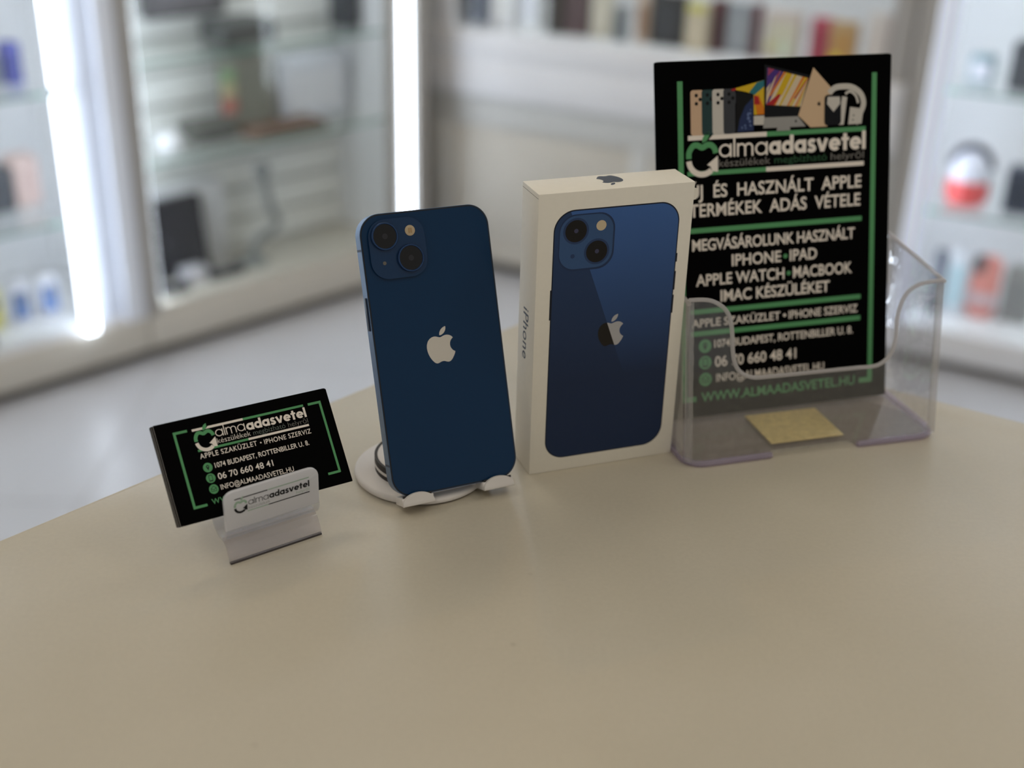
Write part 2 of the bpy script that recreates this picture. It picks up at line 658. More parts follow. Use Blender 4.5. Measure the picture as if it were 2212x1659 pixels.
def table_mat():
    m = bpy.data.materials.new('beige_table_laminate')
    m.use_nodes = True
    nt = m.node_tree
    b = nt.nodes['Principled BSDF']
    tc = nt.nodes.new('ShaderNodeTexCoord')
    n1 = nt.nodes.new('ShaderNodeTexNoise')
    n1.inputs['Scale'].default_value = 9
    n1.inputs['Detail'].default_value = 6
    n2 = nt.nodes.new('ShaderNodeTexNoise')
    n2.inputs['Scale'].default_value = 420
    n2.inputs['Detail'].default_value = 3
    vo = nt.nodes.new('ShaderNodeTexVoronoi')
    vo.inputs['Scale'].default_value = 17
    cr = nt.nodes.new('ShaderNodeValToRGB')
    cr.color_ramp.elements[0].position = 0.32
    cr.color_ramp.elements[0].color = lin((196, 187, 167))
    cr.color_ramp.elements[1].position = 0.72
    cr.color_ramp.elements[1].color = lin((203, 194, 175))
    mx = nt.nodes.new('ShaderNodeMix')
    mx.data_type = 'RGBA'
    mx.blend_type = 'MULTIPLY'
    mx.inputs[0].default_value = 0.10
    sp = nt.nodes.new('ShaderNodeValToRGB')          # small dark specks of wear
    sp.color_ramp.elements[0].position = 0.0
    sp.color_ramp.elements[0].color = (0.45, 0.4, 0.35, 1)
    sp.color_ramp.elements[1].position = 0.035
    sp.color_ramp.elements[1].color = (1, 1, 1, 1)
    m2 = nt.nodes.new('ShaderNodeMix')
    m2.data_type = 'RGBA'
    m2.blend_type = 'MULTIPLY'
    m2.inputs[0].default_value = 0.5
    for n in (n1, n2, vo):
        nt.links.new(tc.outputs['Object'], n.inputs['Vector'])
    nt.links.new(n1.outputs['Fac'], cr.inputs[0])
    nt.links.new(cr.outputs[0], mx.inputs[6])
    nt.links.new(n2.outputs['Fac'], mx.inputs[7])
    nt.links.new(vo.outputs['Distance'], sp.inputs[0])
    nt.links.new(mx.outputs[2], m2.inputs[6])
    nt.links.new(sp.outputs[0], m2.inputs[7])
    nt.links.new(m2.outputs[2], b.inputs['Base Color'])
    b.inputs['Roughness'].default_value = 0.32
    b.inputs['Specular IOR Level'].default_value = 0.17
    bp = nt.nodes.new('ShaderNodeBump')
    bp.inputs['Strength'].default_value = 0.05
    bp.inputs['Distance'].default_value = 0.0005
    nt.links.new(n2.outputs['Fac'], bp.inputs['Height'])
    nt.links.new(bp.outputs['Normal'], b.inputs['Normal'])
    return m


table = thing('table', 'beige laminate table with rounded corner under the displays', 'table', Matrix.Identity(4))
m_table = table_mat()
prism('table_top', table, round_poly(corners, 45), 872, 900, m_table, 'xy', bev=1.5)
cxy = (sum(c[0] for c in corners) / 4, sum(c[1] for c in corners) / 4)
for c in corners:
    x, y = c[0] + (cxy[0] - c[0]) * 0.16, c[1] + (cxy[1] - c[1]) * 0.16
    lathe('leg', table, [(0, 0), (24, 0), (24, 4), (21, 8), (21, 860), (40, 864), (40, 872), (0, 872)], m_cab_grey, 24, (x, y, 0))

# ================================================================== SHOP EMBLEM (apple that turns into an arrow)
def shop_emblem(parent, cx, cz, r, m_top, m_low, y):
    top = smoothpath([(-0.86, -0.02), (-0.84, 0.35), (-0.6, 0.70), (-0.32, 0.74), (0.0, 0.60), (0.32, 0.74), (0.6, 0.70), (0.80, 0.48), (0.86, 0.24)], 5)
    flat('emblem_apple', parent, stroke([(cx + a * r, cz + b * r) for a, b in top], 0.34 * r), m_top, y)
    leaf = [(0.0, 0.86), (0.02, 1.12), (0.18, 1.38), (0.46, 1.52), (0.46, 1.24), (0.3, 0.98)]
    flat('emblem_leaf', parent, [[(cx + a * r, cz + b * r) for a, b in leaf]], m_top, y)
    arc = [(0.86 * math.cos(math.radians(a)), -0.10 + 0.86 * math.sin(math.radians(a))) for a in range(184, 318, 8)]
    polys = stroke([(cx + a * r, cz + b * r) for a, b in arc], 0.34 * r)
    head = [(1.0, 0.08), (0.30, -0.42), (0.52, -0.52), (0.62, -0.80), (1.0, -0.86)]
    polys.append([(cx + a * r, cz + b * r) for a, b in head])
    flat('emblem_arrow', parent, polys, m_low, y)


def icon(parent, kind, cx, cz, r, y):
    flat('icon_disc', parent, [circ(cx, cz, r, 28)], m_ink_green, y)
    k = r
    if kind == 'pin':
        pts = [(cx + 0.34 * k * math.cos(math.radians(a)), cz + 0.18 * k + 0.34 * k * math.sin(math.radians(a))) for a in range(-20, 201, 20)]
        flat('icon_mark', parent, [pts + [(cx, cz - 0.66 * k)]], m_ink_black, y - 0.04)
        flat('icon_dot', parent, [circ(cx, cz + 0.2 * k, 0.15 * k, 14)], m_ink_green, y - 0.08)
    elif kind == 'phone':
        flat('icon_mark', parent, [rrect(cx - 0.42 * k, cx + 0.42 * k, cz - 0.68 * k, cz + 0.68 * k, 0.12 * k, 3)], m_ink_black, y - 0.04)
        flat('icon_screen', parent, [rrect(cx - 0.31 * k, cx + 0.31 * k, cz - 0.44 * k, cz + 0.54 * k, 0.03 * k, 2)], m_ink_green, y - 0.08)
    else:
        l = 0.10 * k
        P = [bar(cx - .55 * k, cz - .42 * k, cx + .55 * k, cz - .42 * k, l), bar(cx - .55 * k, cz - .42 * k, cx - .55 * k, cz + .2 * k, l),
             bar(cx + .55 * k, cz - .42 * k, cx + .55 * k, cz + .2 * k, l), bar(cx - .55 * k, cz + .2 * k, cx, cz - .18 * k, l),
             bar(cx + .55 * k, cz + .2 * k, cx, cz - .18 * k, l), bar(cx - .55 * k, cz + .2 * k, cx, cz + .62 * k, l), bar(cx + .55 * k, cz + .2 * k, cx, cz + .62 * k, l)]
        flat('icon_mark', parent, P, m_ink_black, y - 0.04)


BOLD, THIN, REG = 0.018, -0.012, 0.004


# single-storey letters of the word mark, drawn as strokes on a unit x-height
def wordmark(parent, word, x, z, width, xh, wt, m, y, name='lettering'):
    """round geometric lower-case lettering; stroke width wt in x-heights"""
    R = 0.5 - wt / 2
    polys = []
    cur = 0.0

    def ring(cx, a0=0, a1=360, n=22):
        return stroke([(cx + R * math.cos(math.radians(a0 + (a1 - a0) * i / n)), 0.5 + R * math.sin(math.radians(a0 + (a1 - a0) * i / n))) for i in range(n + 1)], wt)

    def vbar(cx, a, b):
        return [[(cx - wt / 2, a), (cx + wt / 2, a), (cx + wt / 2, b), (cx - wt / 2, b)]]
    gap = 0.19 - 0.42 * wt
    for ch in word:
        g = []
        if ch in 'ad':
            g += ring(cur + 0.5) + vbar(cur + 1 - wt / 2, 0, 1 if ch == 'a' else 1.42)
            adv = 1.0
        elif ch == 'l':
            g += vbar(cur + wt / 2, 0, 1.42)
            adv = wt
        elif ch == 'm':
            r2 = 0.36 - wt / 2
            g += vbar(cur + wt / 2, 0, 1)
            for c in (cur + wt / 2 + r2, cur + wt / 2 + 3 * r2):
                g += stroke([(c + r2 * math.cos(math.radians(t)), 1 - wt / 2 - r2 + r2 * math.sin(math.radians(t))) for t in range(180, -1, -12)], wt)
                g += vbar(c + r2, 0, 1 - wt / 2 - r2)
            adv = 4 * r2 + wt
        elif ch == 'e':
            g += ring(cur + 0.5, 0, 318, 20)
            g += [[(cur + wt / 2, .5 - wt * .36), (cur + 1 - wt * .1, .5 - wt * .36), (cur + 1 - wt * .1, .5 + wt * .36), (cur + wt / 2, .5 + wt * .36)]]
            adv = 1.0
        elif ch == 's':
            p = [(.72, .80), (.56, .94 - wt * .2), (.36, .93 - wt * .2), (.17 + wt * .2, .76), (.3, .56), (.55, .46), (.72 - wt * .1, .27), (.56, .08 + wt * .2), (.32, .06 + wt * .2), (.10, .22)]
            g += stroke(smoothpath([(cur + a * .92, b) for a, b in p], 4), wt * .92)
            adv = 0.74
        elif ch == 'v':
            g += [bar(cur + wt * .45, 1, cur + .5, .0 + wt * .1, wt * .95), bar(cur + 1 - wt * .45, 1, cur + .5, 0 + wt * .1, wt * .95)]
            adv = 1.0
        elif ch == 't':
            g += vbar(cur + .32, 0.0, 1.30) + [[(cur, 1 - wt * .8), (cur + .66, 1 - wt * .8), (cur + .66, 1), (cur, 1)]]
            adv = 0.66
        polys += g
        cur += adv + gap
    cur -= gap
    k = width / cur
    return flat(name, parent, [[(x + a * k, z + b * xh) for a, b in p] for p in polys], m, y)


# ================================================================== LEAFLETS (A5) in the clear holder
fl_pose = pose(92.94, 664.78, 4.0, 0.3029, 0.2482, 0.0005)
PW, PH = 148.5, 207.6


def leaflet(front, i):
    if front:
        lb = 'front black leaflet with white and green shop text in clear holder'
    else:
        lb = 'plain black leaflet edge stacked behind the printed front leaflet'
    t = thing('leaflet', lb, 'leaflet', fl_pose @ Matrix.Translation(((-0.25 * i if i else 0) * MM, i * 0.62 * MM, (0.2 * (i % 3)) * MM)),
              'leaflets in the clear holder')
    prism('sheet', t, rrect(0, PW, 0, PH, 0.8, 2), 0, 0.42, m_black_paper)
    return t


lf = leaflet(True, 0)
for i in range(1, 8):
    leaflet(False, i)
Y = -0.08
G, Wt = m_ink_green, m_ink_white
flat('green_line', lf, [bar(12.0, 196.8, 12.0, 9.5, 3.3)], G, Y)
flat('green_line', lf, [bar(13.6, 11.1, 19.5, 11.1, 3.2)], G, Y)
flat('green_line', lf, [bar(137.2, 197.3, 137.2, 9.5, 3.3)], G, Y)
flat('green_line', lf, [bar(135.6, 11.1, 129.5, 11.1, 3.2)], G, Y)
flat('white_line', lf, [bar(16.5, 164.9, 66.5, 164.9, 2.7)], Wt, Y)
flat('green_line', lf, [bar(66.5, 164.9, 131.8, 164.9, 2.7)], G, Y)
flat('leaf_gap', lf, [[(26.2, 163.3), (29.2, 163.3), (32.4, 166.6), (28.8, 166.6)]], m_black_paper, Y - .04)
shop_emblem(lf, 25.3, 153.4, 9.8, G, Wt, Y - .1)
wordmark(lf, 'alma', 35.8, 153.0, 31.2, 7.6, 0.15, Wt, Y)
wordmark(lf, 'adasvetel', 67.8, 153.0, 64.0, 7.6, 0.31, Wt, Y)
text(lf, 'készülékek', 35.6, 147.7, 33.2, 4.2, m_ink_dim, 0.0, Y)
text(lf, 'megbízható', 71.4, 147.7, 34.6, 4.2, m_ink_green_dark, 0.0, Y)
text(lf, 'helyről', 108.6, 147.7, 22.2, 4.2, m_ink_dim, 0.0, Y)
flat('green_line', lf, [bar(15.9, 144.6, 66.0, 144.6, 2.6)], G, Y)
flat('white_line', lf, [bar(66.0, 144.6, 130.9, 144.6, 2.6)], Wt, Y)
for body, x0, x1, z, cap, off, sp in (
        ('ÚJ  ÉS  HASZNÁLT  APPLE', 16.8, 129.4, 130.3, 7.7, BOLD, 1.0), ('TERMÉKEK  ADÁS  VÉTELE', 16.8, 128.9, 119.5, 7.6, BOLD, 1.0),
        ('MEGVÁSÁROLUNK HASZNÁLT', 18.2, 125.4, 99.8, 6.8, BOLD, 0.95), ('IMAC KÉSZÜLÉKET', 36.0, 108.6, 68.7, 6.9, BOLD, 0.97),
        ('APPLE SZAKÜZLET', 17.3, 75.3, 54.5, 4.9, 0.014, 1.0), ('IPHONE SZERVIZ', 81.0, 128.0, 54.4, 4.9, 0.014, 1.0),
        ('1074 BUDAPEST, ROTTENBILLER U. 8.', 31.6, 124.8, 41.4, 4.7, 0.014, 0.97), ('06 70 660 48 41', 31.9, 86.0, 29.6, 6.4, 0.014, 1.0),
        ('INFO@ALMAADASVETEL.HU', 32.7, 105.2, 20.4, 4.9, 0.010, 1.0)):
    text(lf, body, x0, z, x1 - x0, cap, Wt, off, Y, sp)
for b1, b2, xa, xb, xc, xd, z in (('IPHONE', 'IPAD', 43.5, 75.8, 81.6, 99.8, 89.35), ('APPLE WATCH', 'MACBOOK', 20.3, 78.0, 83.8, 123.8, 78.95)):
    text(lf, b1, xa, z, xb - xa, 6.9, Wt, BOLD, Y)
    text(lf, b2, xc, z, xd - xc, 6.9, Wt, BOLD, Y)
    flat('bullet', lf, [circ((xb + xc) / 2, z + 3.3, 1.35, 18)], G, Y)
flat('bullet', lf, [circ(78.2, 56.9, 1.0, 18)], Wt, Y)
text(lf, 'WWW.ALMAADASVETEL.HU', 22.7, 8.9, 104.0, 5.9, G, 0.014, Y)
for z in (111.7, 63.9, 50.7):
    flat('green_line', lf, [bar(16.4, z, 130.0, z, 2.9)], G, Y)
for kind, z in (('pin', 42.9), ('phone', 32.9), ('mail', 22.6)):
    icon(lf, kind, 25.6, z, 4.1, Y)

# printed picture of gadgets along the top of the leaflet
pc = {k: mat('print_' + k, v, 0.6, spec=0.2) for k, v in dict(
    gold=(200, 168, 138), slate=(38, 62, 62), silver=(196, 190, 180), graphite=(58, 60, 64), navy=(36, 48, 84), lightblue=(96, 112, 150), orange=(208, 118, 26),
    yellow=(204, 168, 30), teal=(44, 110, 118), red=(164, 36, 38), pink=(150, 62, 92), violet=(70, 48, 120), cream=(206, 188, 160), screen=(8, 10, 16), grey=(150, 148, 144), tan=(204, 174, 140), ink=(10, 10, 10)).items()}
for k, (x0, x1, c) in enumerate(((18.4, 25.0, 'gold'), (25.3, 31.6, 'slate'), (31.9, 38.5, 'silver'), (38.8, 46.3, 'graphite'))):
    P = [(rrect(x0, x1 + (1.5 if k < 3 else 0), 166.2, 191.6, 1.6, 5), 0, 0), (rrect(x0 + 1.9, x1 + .4, 182.0, 190.4, 1.8, 4), 0, .02)]
    for (dx, z) in ((3.6, 188.6), (3.6, 184.0), (6.0, 186.3)):
        P.append((circ(x0 + dx, z, 1.05, 14), 1, .04))
    flat('printed_phone', lf, P, [pc[c], pc['ink']], Y - 0.05 - 0.05 * (3 - k) * 0 - .05 * k)
tab = [[(47.0, 190.3), (58.5, 187.5), (57.9, 167.2), (46.6, 166.6)]]
P = [(tab[0], 0, 0), ([(47.6, 166.9), (49.0, 174.0), (52.5, 181.5), (57.8, 186.4), (57.9, 167.2)], 1, .03)]
for i in range(26):
    a, b = random.uniform(50, 57.5), random.uniform(168, 184)
    if b < 168 + (a - 47.5) * 1.7:
        P.append((circ(a, b, random.uniform(.3, .8), 7), 2, .05))
flat('printed_tablet', lf, P, [pc['ink'], pc['navy'], pc['lightblue']], Y - .3)
P = [([(44, 191.2), (58, 194.2), (64.6, 195.6), (64.6, 176.2), (58, 176.2), (57.9, 188.0), (52, 189.6)], 0, 0),
     ([(55, 189), (60, 194.4), (64.6, 195.6), (64.6, 192), (58.5, 187.5)], 1, .02), ([(58, 186.5), (61, 187.5), (64.5, 180), (64.6, 176.2), (60, 176.2)], 2, .03),
     ([(58.3, 187.5), (61, 186), (62, 182), (58.2, 182)], 4, .035), ([(43.4, 191.0), (46.4, 191.9), (47, 190.6), (44.6, 190.2)], 4, .04), ([(57.9, 175.6), (64.7, 175.6), (64.7, 170.2), (57.9, 170.5)], 3, .02)]
flat('printed_computer', lf, P, [pc['yellow'], pc['teal'], pc['orange'], pc['silver'], pc['red']], Y - .42)
scr = [(66.6, 202.5), (93.2, 195.6), (88.2, 179.6), (65.7, 181.6)]
P = [([(64.8, 204.4), (95.4, 196.9), (90.0, 174.2), (64.7, 174.4)], 0, 0), (scr, 1, .03)]


def in_scr(a, b):
    def lerp(p, q, t):
        return (p[0] + (q[0] - p[0]) * t, p[1] + (q[1] - p[1]) * t)
    return lerp(lerp(scr[3], scr[2], a), lerp(scr[0], scr[1], a), b)


cols_ = [2, 3, 1, 4, 2, 5, 4, 1, 5, 6, 4, 2, 5, 4, 6]
for i, c in enumerate([5, 6, 5, 2, 4, 2, 1, 4, 1, 1, 2, 4, 3, 2, 4, 1]):
    a = -0.15 + i * 0.075
    b0, b1 = (0.0, 1.0) if i % 3 else (0.25, 1)
    sh = 0.35 - i * 0.01
    Q = [in_scr(min(max(a, 0), 1), b0), in_scr(min(max(a + .05, 0), 1), b0), in_scr(min(max(a + .06 + sh, 0), 1), b1), in_scr(min(max(a + sh, 0), 1), b1)]
    if abs(Q[0][0] - Q[1][0]) + abs(Q[2][0] - Q[3][0]) > .3:
        P.append((Q, {1: 1, 2: 2, 3: 3, 4: 4, 5: 5, 6: 6}[c], .05 + .002 * i))
P += [([in_scr(0, 1), in_scr(.3, 1), in_scr(.0, .45)], 5, .1), ([in_scr(0.02, 1), in_scr(.17, 1), in_scr(.02, .78)], 6, .11), ([in_scr(.0, .0), in_scr(.22, 0), in_scr(.5, .55)], 3, .1),
      ([in_scr(.3, .35), in_scr(.42, .30), in_scr(.6, .98), in_scr(.5, 1)], 4, .105),
      ([(63.8, 168.3), (91.6, 168.1), (86.4, 174.2), (64.7, 174.4)], 7, .06), ([(73, 168.4), (81, 168.3), (81.5, 166.3), (72.5, 166.3)], 7, .055), (circ(85.0, 171.4, .7, 10), 0, .09)]
flat('printed_computer', lf, P, [pc['screen'], pc['cream'], pc['orange'], pc['red'], pc['yellow'], pc['violet'], pc['pink'], pc['grey']], Y - .5)
P = [([(96.2, 201.6), (109.3, 188.3), (105.6, 167.3), (94.5, 167.4), (86.5, 174.5)], 0, 0)] + [(q, 1, .03) for q in apple_at(99.0, 101.2, 179.6, 182.2)]
flat('printed_laptop', lf, P, [pc['tan'], pc['ink']], Y - .7)
band = smoothpath([(106.6, 186.5), (110.5, 189.4), (116, 190.0), (122, 189.2), (127.5, 185.5), (129.6, 180), (128, 175), (124.2, 168.2)], 6)
P = [(q, 0, 0.001 * i) for i, q in enumerate(stroke(band, 3.4))]
P += [(q, 0, 0.03 + .001 * i) for i, q in enumerate(stroke(smoothpath([(117.3, 185.6), (120.5, 187.0), (124.3, 184.4), (126, 180.0)], 5), 1.5))]
P += [([(119.4, 167.9), (128.4, 168.0), (129.5, 176.5), (120.6, 178.0)], 0, .05), ([(115.2, 184.4), (118.6, 183.8), (116.4, 167.9), (112.8, 167.9)], 0, .06)]
P += [(rrect(103.6, 114.6, 167.9, 185.6, 2.2, 5), 1, .08), ([(105.6, 184.4), (113.6, 184.2), (113.9, 180.2), (109.6, 175.6), (105.2, 180.4)], 0, .10), (circ(123, 173, .5, 8), 1, .1), (circ(122.6, 170.4, .5, 8), 1, .1)]
flat('printed_watch', lf, P, [pc['silver'], pc['screen']], Y - .8)

# ================================================================== LEAFLET HOLDER
h_yaw = math.radians(16.8)
HT = math.tan(math.radians(10.69))
hold = thing('leaflet_holder', 'clear acrylic leaflet holder with notched front and curved cut-out', 'leaflet holder',
             Matrix.Translation((0.25398, 0.66076, TZ)) @ Matrix.Rotation(h_yaw, 4, 'Z'))
HW, TH = 161.5, 2.2


def hbox_pts(y0, y1, notch):
    p = [(-HW + 12, y0)]
    if notch:
        p += [(-109, y0), (-106, y0 + 9), (-55, y0 + 9), (-52, y0)]
    for i in range(7):
        a = math.radians(-90 + 15 * i)
        p.append((-12 + 12 * math.cos(a), y0 + 12 + 12 * math.sin(a)))
    p += [(0, y1), (-HW, y1)]
    for i in range(7):
        a = math.radians(180 + 15 * i)
        p.append((-HW + 12 + 12 * math.cos(a), y0 + 12 + 12 * math.sin(a)))
    return p[:-1]


prism('base_plate', hold, hbox_pts(0, 62, True), 0, 2.4, m_acrylic_base, 'xy')
# front panel, leaning back, with the cut-out: outline in (x, height along the panel)
fo = [(-HW + 3, 3), (-HW + 1, 94)] + smoothpath([(-160, 94.8), (-148, 93.6), (-139, 88), (-135, 79), (-133.5, 62), (-130, 53), (-122, 48.3), (-112, 47.6)], 5) + \
     smoothpath([(-55, 47.2), (-42, 47.4), (-34, 53), (-31, 62), (-30.5, 76), (-26, 87), (-17, 92.2), (-2, 93.5)], 5) + [(-1.5, 3)]
bm = bmesh.new()
f0, f1 = bm_prism(bm, fo, 0, TH, 'xz')
for v in bm.verts:
    # lean back and round the two front corners
    z = v.co.z
    v.co.y += z * HT + 0.0005
    for xc, s in ((-HW * MM, 1), (0, -1)):
        d = (v.co.x - xc) * s
mesh_obj('front_panel', bm, m_acrylic_front, hold, smooth=True)
# polished rim that runs along the cut-out
rim = [(x, z * HT + TH / 2 + .3, z) for x, z in fo[1:-1]]
tube('polished_rim', hold, rim, 1.25, clear_mat('polished_acrylic_rim', (240, 238, 238), 0.10, haze=0.45, hazecol=(236, 232, 230)), 8)
for sx, nm in ((-HW, 'side_panel'), (0, 'side_panel')):
    x0, x1 = (sx, sx + TH) if sx < 0 else (-TH, 0)
    prism(nm, hold, [(6, 3), (62, 3), (88, 101), (19, 92.5), (6 + 60 * HT, 60)], x0, x1, m_acrylic, 'yz')
    tube('corner_rib', hold, [(sx + (2.5 if sx < 0 else -2.5), 3.2 + z * HT, z) for z in range(3, 94, 10)], 2.3,
         clear_mat('thick_acrylic_corner', (246, 245, 245), 0.06, haze=0.2, hazecol=(240, 238, 236)), 10)
m_rim = MATS['polished_acrylic_rim']
for sx in (-HW + 1.1, -1.1):
    tube('polished_rim', hold, [(sx, 18.5, 92.5), (sx, 52, 96.6), (sx, 88, 101)], 1.3, m_rim, 8)
front_edge = [p for p in hbox_pts(0.6, 62, False) if p[1] < 30]
front_edge = [p for p in front_edge if p[0] > -HW / 2]
m_pur = clear_mat('lilac_acrylic_edge', (236, 230, 240), 0.10, haze=0.3, hazecol=(222, 212, 228))
rim_r = [(-53, 1.2)] + [(-12 + 11.4 * math.cos(math.radians(a)), 12 + 11.4 * math.sin(math.radians(a))) for a in range(-90, 1, 15)] + [(-.6, 58)]
tube('base_rim', hold, [(x, y, 1.9) for x, y in rim_r], 1.9, m_pur, 8)
tube('base_rim', hold, [(-108.5, 1.2, 1.9)] + [(-HW - x, y, 1.9) for x, y in rim_r[1:]], 1.9, m_pur, 8)
prism('back_panel', hold, [(61, 0), (64, 0), (64 + 210 * math.tan(.2482) * .5, 105), (61 + 210 * math.tan(.2482) * .5, 105)], -HW, 0, m_acrylic, 'yz')
box('painted_gold_glow', hold, -104, -57, 10.5, 46, 3.05, 3.9, mat('gold_reflection_colour', (236, 206, 142), 0.35, metal=0.25, noise=0.12, nscale=240), 0.2)['label'] = 'painted warm reflection on the base'  # solid gold piece standing in for a warm reflection on the base

# ================================================================== PHONE BOX
bx = thing('phone_box', 'white phone carton standing upright with a blue phone printed on it', 'box', pose(10.78, 602.81, 0, 0.3538))
BW, BD, BH = 87.0, 24.0, 161.2
box('carton', bx, 0, BW, 0, BD, 0, BH, m_white_board, 0.5)
m_seam = mat('carton_seam', (120, 112, 98), 0.8)
box('lid_seam', bx, -0.03, 0.4, 0.5, BD - .5, 158.6, 158.85, m_seam)
prism('pull_tab', bx, [(0, 157.6), (1.9, 157.2), (2.0, 152.6), (1.2, 151.4), (0, 151.2)], 0.4, 0.9, m_white_board, 'xz').location = (BW * MM, 0, 0)


def print_grad(name, c0, c1, z0, z1):
    """flat printed picture that fades along its height"""
    m = bpy.data.materials.new(name)
    m.use_nodes = True
    nt = m.node_tree
    b = nt.nodes['Principled BSDF']
    tc = nt.nodes.new('ShaderNodeTexCoord')
    sx = nt.nodes.new('ShaderNodeSeparateXYZ')
    mr = nt.nodes.new('ShaderNodeMapRange')
    mr.inputs['From Min'].default_value = z0 * MM
    mr.inputs['From Max'].default_value = z1 * MM
    mx = nt.nodes.new('ShaderNodeMix')
    mx.data_type = 'RGBA'
    mx.inputs[6].default_value = lin(c0)
    mx.inputs[7].default_value = lin(c1)
    nt.links.new(tc.outputs['Object'], sx.inputs[0])
    nt.links.new(sx.outputs['Z'], mr.inputs['Value'])
    nt.links.new(mr.outputs[0], mx.inputs[0])
    nt.links.new(mx.outputs[2], b.inputs['Base Color'])
    b.inputs['Roughness'].default_value = 0.38
    b.inputs['Specular IOR Level'].default_value = 0.3
    return m


m_pd = print_grad('printed_dark_blue', (23, 41, 72), (34, 58, 96), 55, 135)
m_pl = print_grad('printed_blue', (23, 41, 72), (60, 98, 158), 55, 155)
m_pe = mat('printed_edge', (14, 22, 38), 0.4, spec=0.3)
m_pb = mat('printed_bump_blue', (52, 82, 124), 0.4, spec=0.3)
m_pr = mat('printed_ring_blue', (36, 58, 96), 0.4, spec=0.3)
m_pk = mat('printed_lens_black', (14, 12, 12), 0.35, spec=0.3)
pp = flat('printed_phone', bx, [rrect(8.7, 79.5, 8.1, 151.7, 11.5, 14)], m_pe, -0.06)
face = rrect(9.3, 78.9, 8.7, 151.0, 11.0, 14)
# light sheen edge: line from the camera bump down through the emblem
dx, dz = 46.63 - 29.82, 73.49 - 118.46
nx, nz = -dz, dx
flat('printed_dark_side', pp, [clip_half(face, 29.82, 118.46, -nx, -nz)], m_pd, -0.09)
flat('printed_light_side', pp, [clip_half(face, 29.82, 118.46, nx, nz)], m_pl, -0.09)
flat('printed_bump_shadow', pp, [rrect(11.6, 42.8, 118.4, 149.2, 9.2, 8)], mat('printed_shade_blue', (30, 50, 84), 0.4, spec=0.3), -0.11)
flat('printed_camera_bump', pp, [rrect(12.2, 41.8, 119.5, 148.5, 8.8, 8)], m_pb, -0.13)
for x, z in ((21.0, 140.2), (33.1, 128.1)):
    flat('printed_lens_ring', pp, [circ(x, z, 7.1)], m_pr, -0.15)
    flat('printed_lens', pp, [circ(x, z, 5.95)], m_pk, -0.17)
    flat('printed_lens_glint', pp, [circ(x + .1, z + .1, 1.2, 16)], mat('printed_glint', (52, 54, 84), 0.4), -0.19)
flat('printed_flash', pp, [circ(34.95, 142.1, 2.8, 24)], mat('printed_flash_cream', (200, 182, 150), 0.5), -0.15)
flat('printed_microphone', pp, [circ(19.7, 126.7, 1.2, 16)], m_pr, -0.15)
for x, z0, z1 in ((8.45, 92.1, 109.0), (79.75, 117.7, 122.6), (79.75, 101.7, 112.4), (79.75, 88.2, 98.8)):
    flat('printed_button', pp, [bar(x, z0, x, z1, 0.7)], m_pe, -0.06)
m_pw = mat('printed_silver', (172, 170, 170), 0.4, spec=0.3)
for poly in apple_at(36.6, 51.6, 73.2, 91.4):
    a = clip_half(poly, 29.82, 118.46, nx, nz)
    b = clip_half(poly, 29.82, 118.46, -nx, -nz)
    if len(a) > 2:
        flat('printed_apple', pp, [a], m_pw, -0.13)
    if len(b) > 2:
        flat('printed_apple_shade', pp, [b], mat('printed_dark_bronze', (26, 22, 18), 0.4, spec=0.3), -0.13)
# apple on top of the lid, leaf towards the front
m_navy_ink = mat('navy_ink', (44, 54, 70), 0.5)
bm = bmesh.new()
for q in apple_at(-6.6, 6.6, -8.0, 8.0):
    bm.faces.new([bm.verts.new(((45.0 - a) * MM, (13.4 - b) * MM, (BH + 0.06) * MM)) for a, b in q])
bm.normal_update()
bmesh.ops.triangulate(bm, faces=bm.faces[:])
mesh_obj('lid_apple', bm, m_navy_ink, bx)
text(bx, 'iPhone', 16.2, 95.0, 29.6, 7.4, m_navy_ink, 0.008, -0.06, 1.05, name='side_lettering', axis='side_down')

# ================================================================== CHARGING STAND
st = thing('charging_stand', 'white round charging stand with two hooks carrying the phone', 'phone stand', Matrix.Translation((-0.049, 0.6025, TZ)))
lathe('base_disc', st, [(0, 0.6), (34.8, 0.6), (36.3, 1.4), (36.6, 2.4), (36.2, 3.6), (34.6, 4.6), (0, 4.6)], m_white_plastic, 72)
lathe('foot_ring', st, [(0, 0), (33.5, 0), (33.5, 0.6), (0, 0.6)], m_black_rubber, 48)
lathe('swivel_ring', st, [(0, 4.6), (25.3, 4.6), (25.3, 7.4), (0, 7.4)], m_black_rubber, 56)
lathe('swivel_ring', st, [(0, 7.4), (25.6, 7.4), (25.6, 9.0), (0, 9.0)], m_white_plastic, 56)
lathe('swivel_ring', st, [(0, 9.0), (25.4, 9.0), (25.4, 12.6), (24.0, 12.6), (24.0, 12.0), (0, 12.0)], m_black_rubber, 56)
lathe('swivel_cap', st, [(0, 12.0), (23.8, 12.0), (23.8, 12.4), (22.8, 12.9), (0, 12.9)], m_white_plastic, 56)
ph_pose = pose(-59.18, 555.88, 10.12, 0.4659, 0.3665, 0.0182)
rel = st.matrix_world.inverted() @ ph_pose


def on_phone(o):
    o.matrix_parent_inverse = Matrix.Identity(4)
    o.matrix_local = rel
    return o


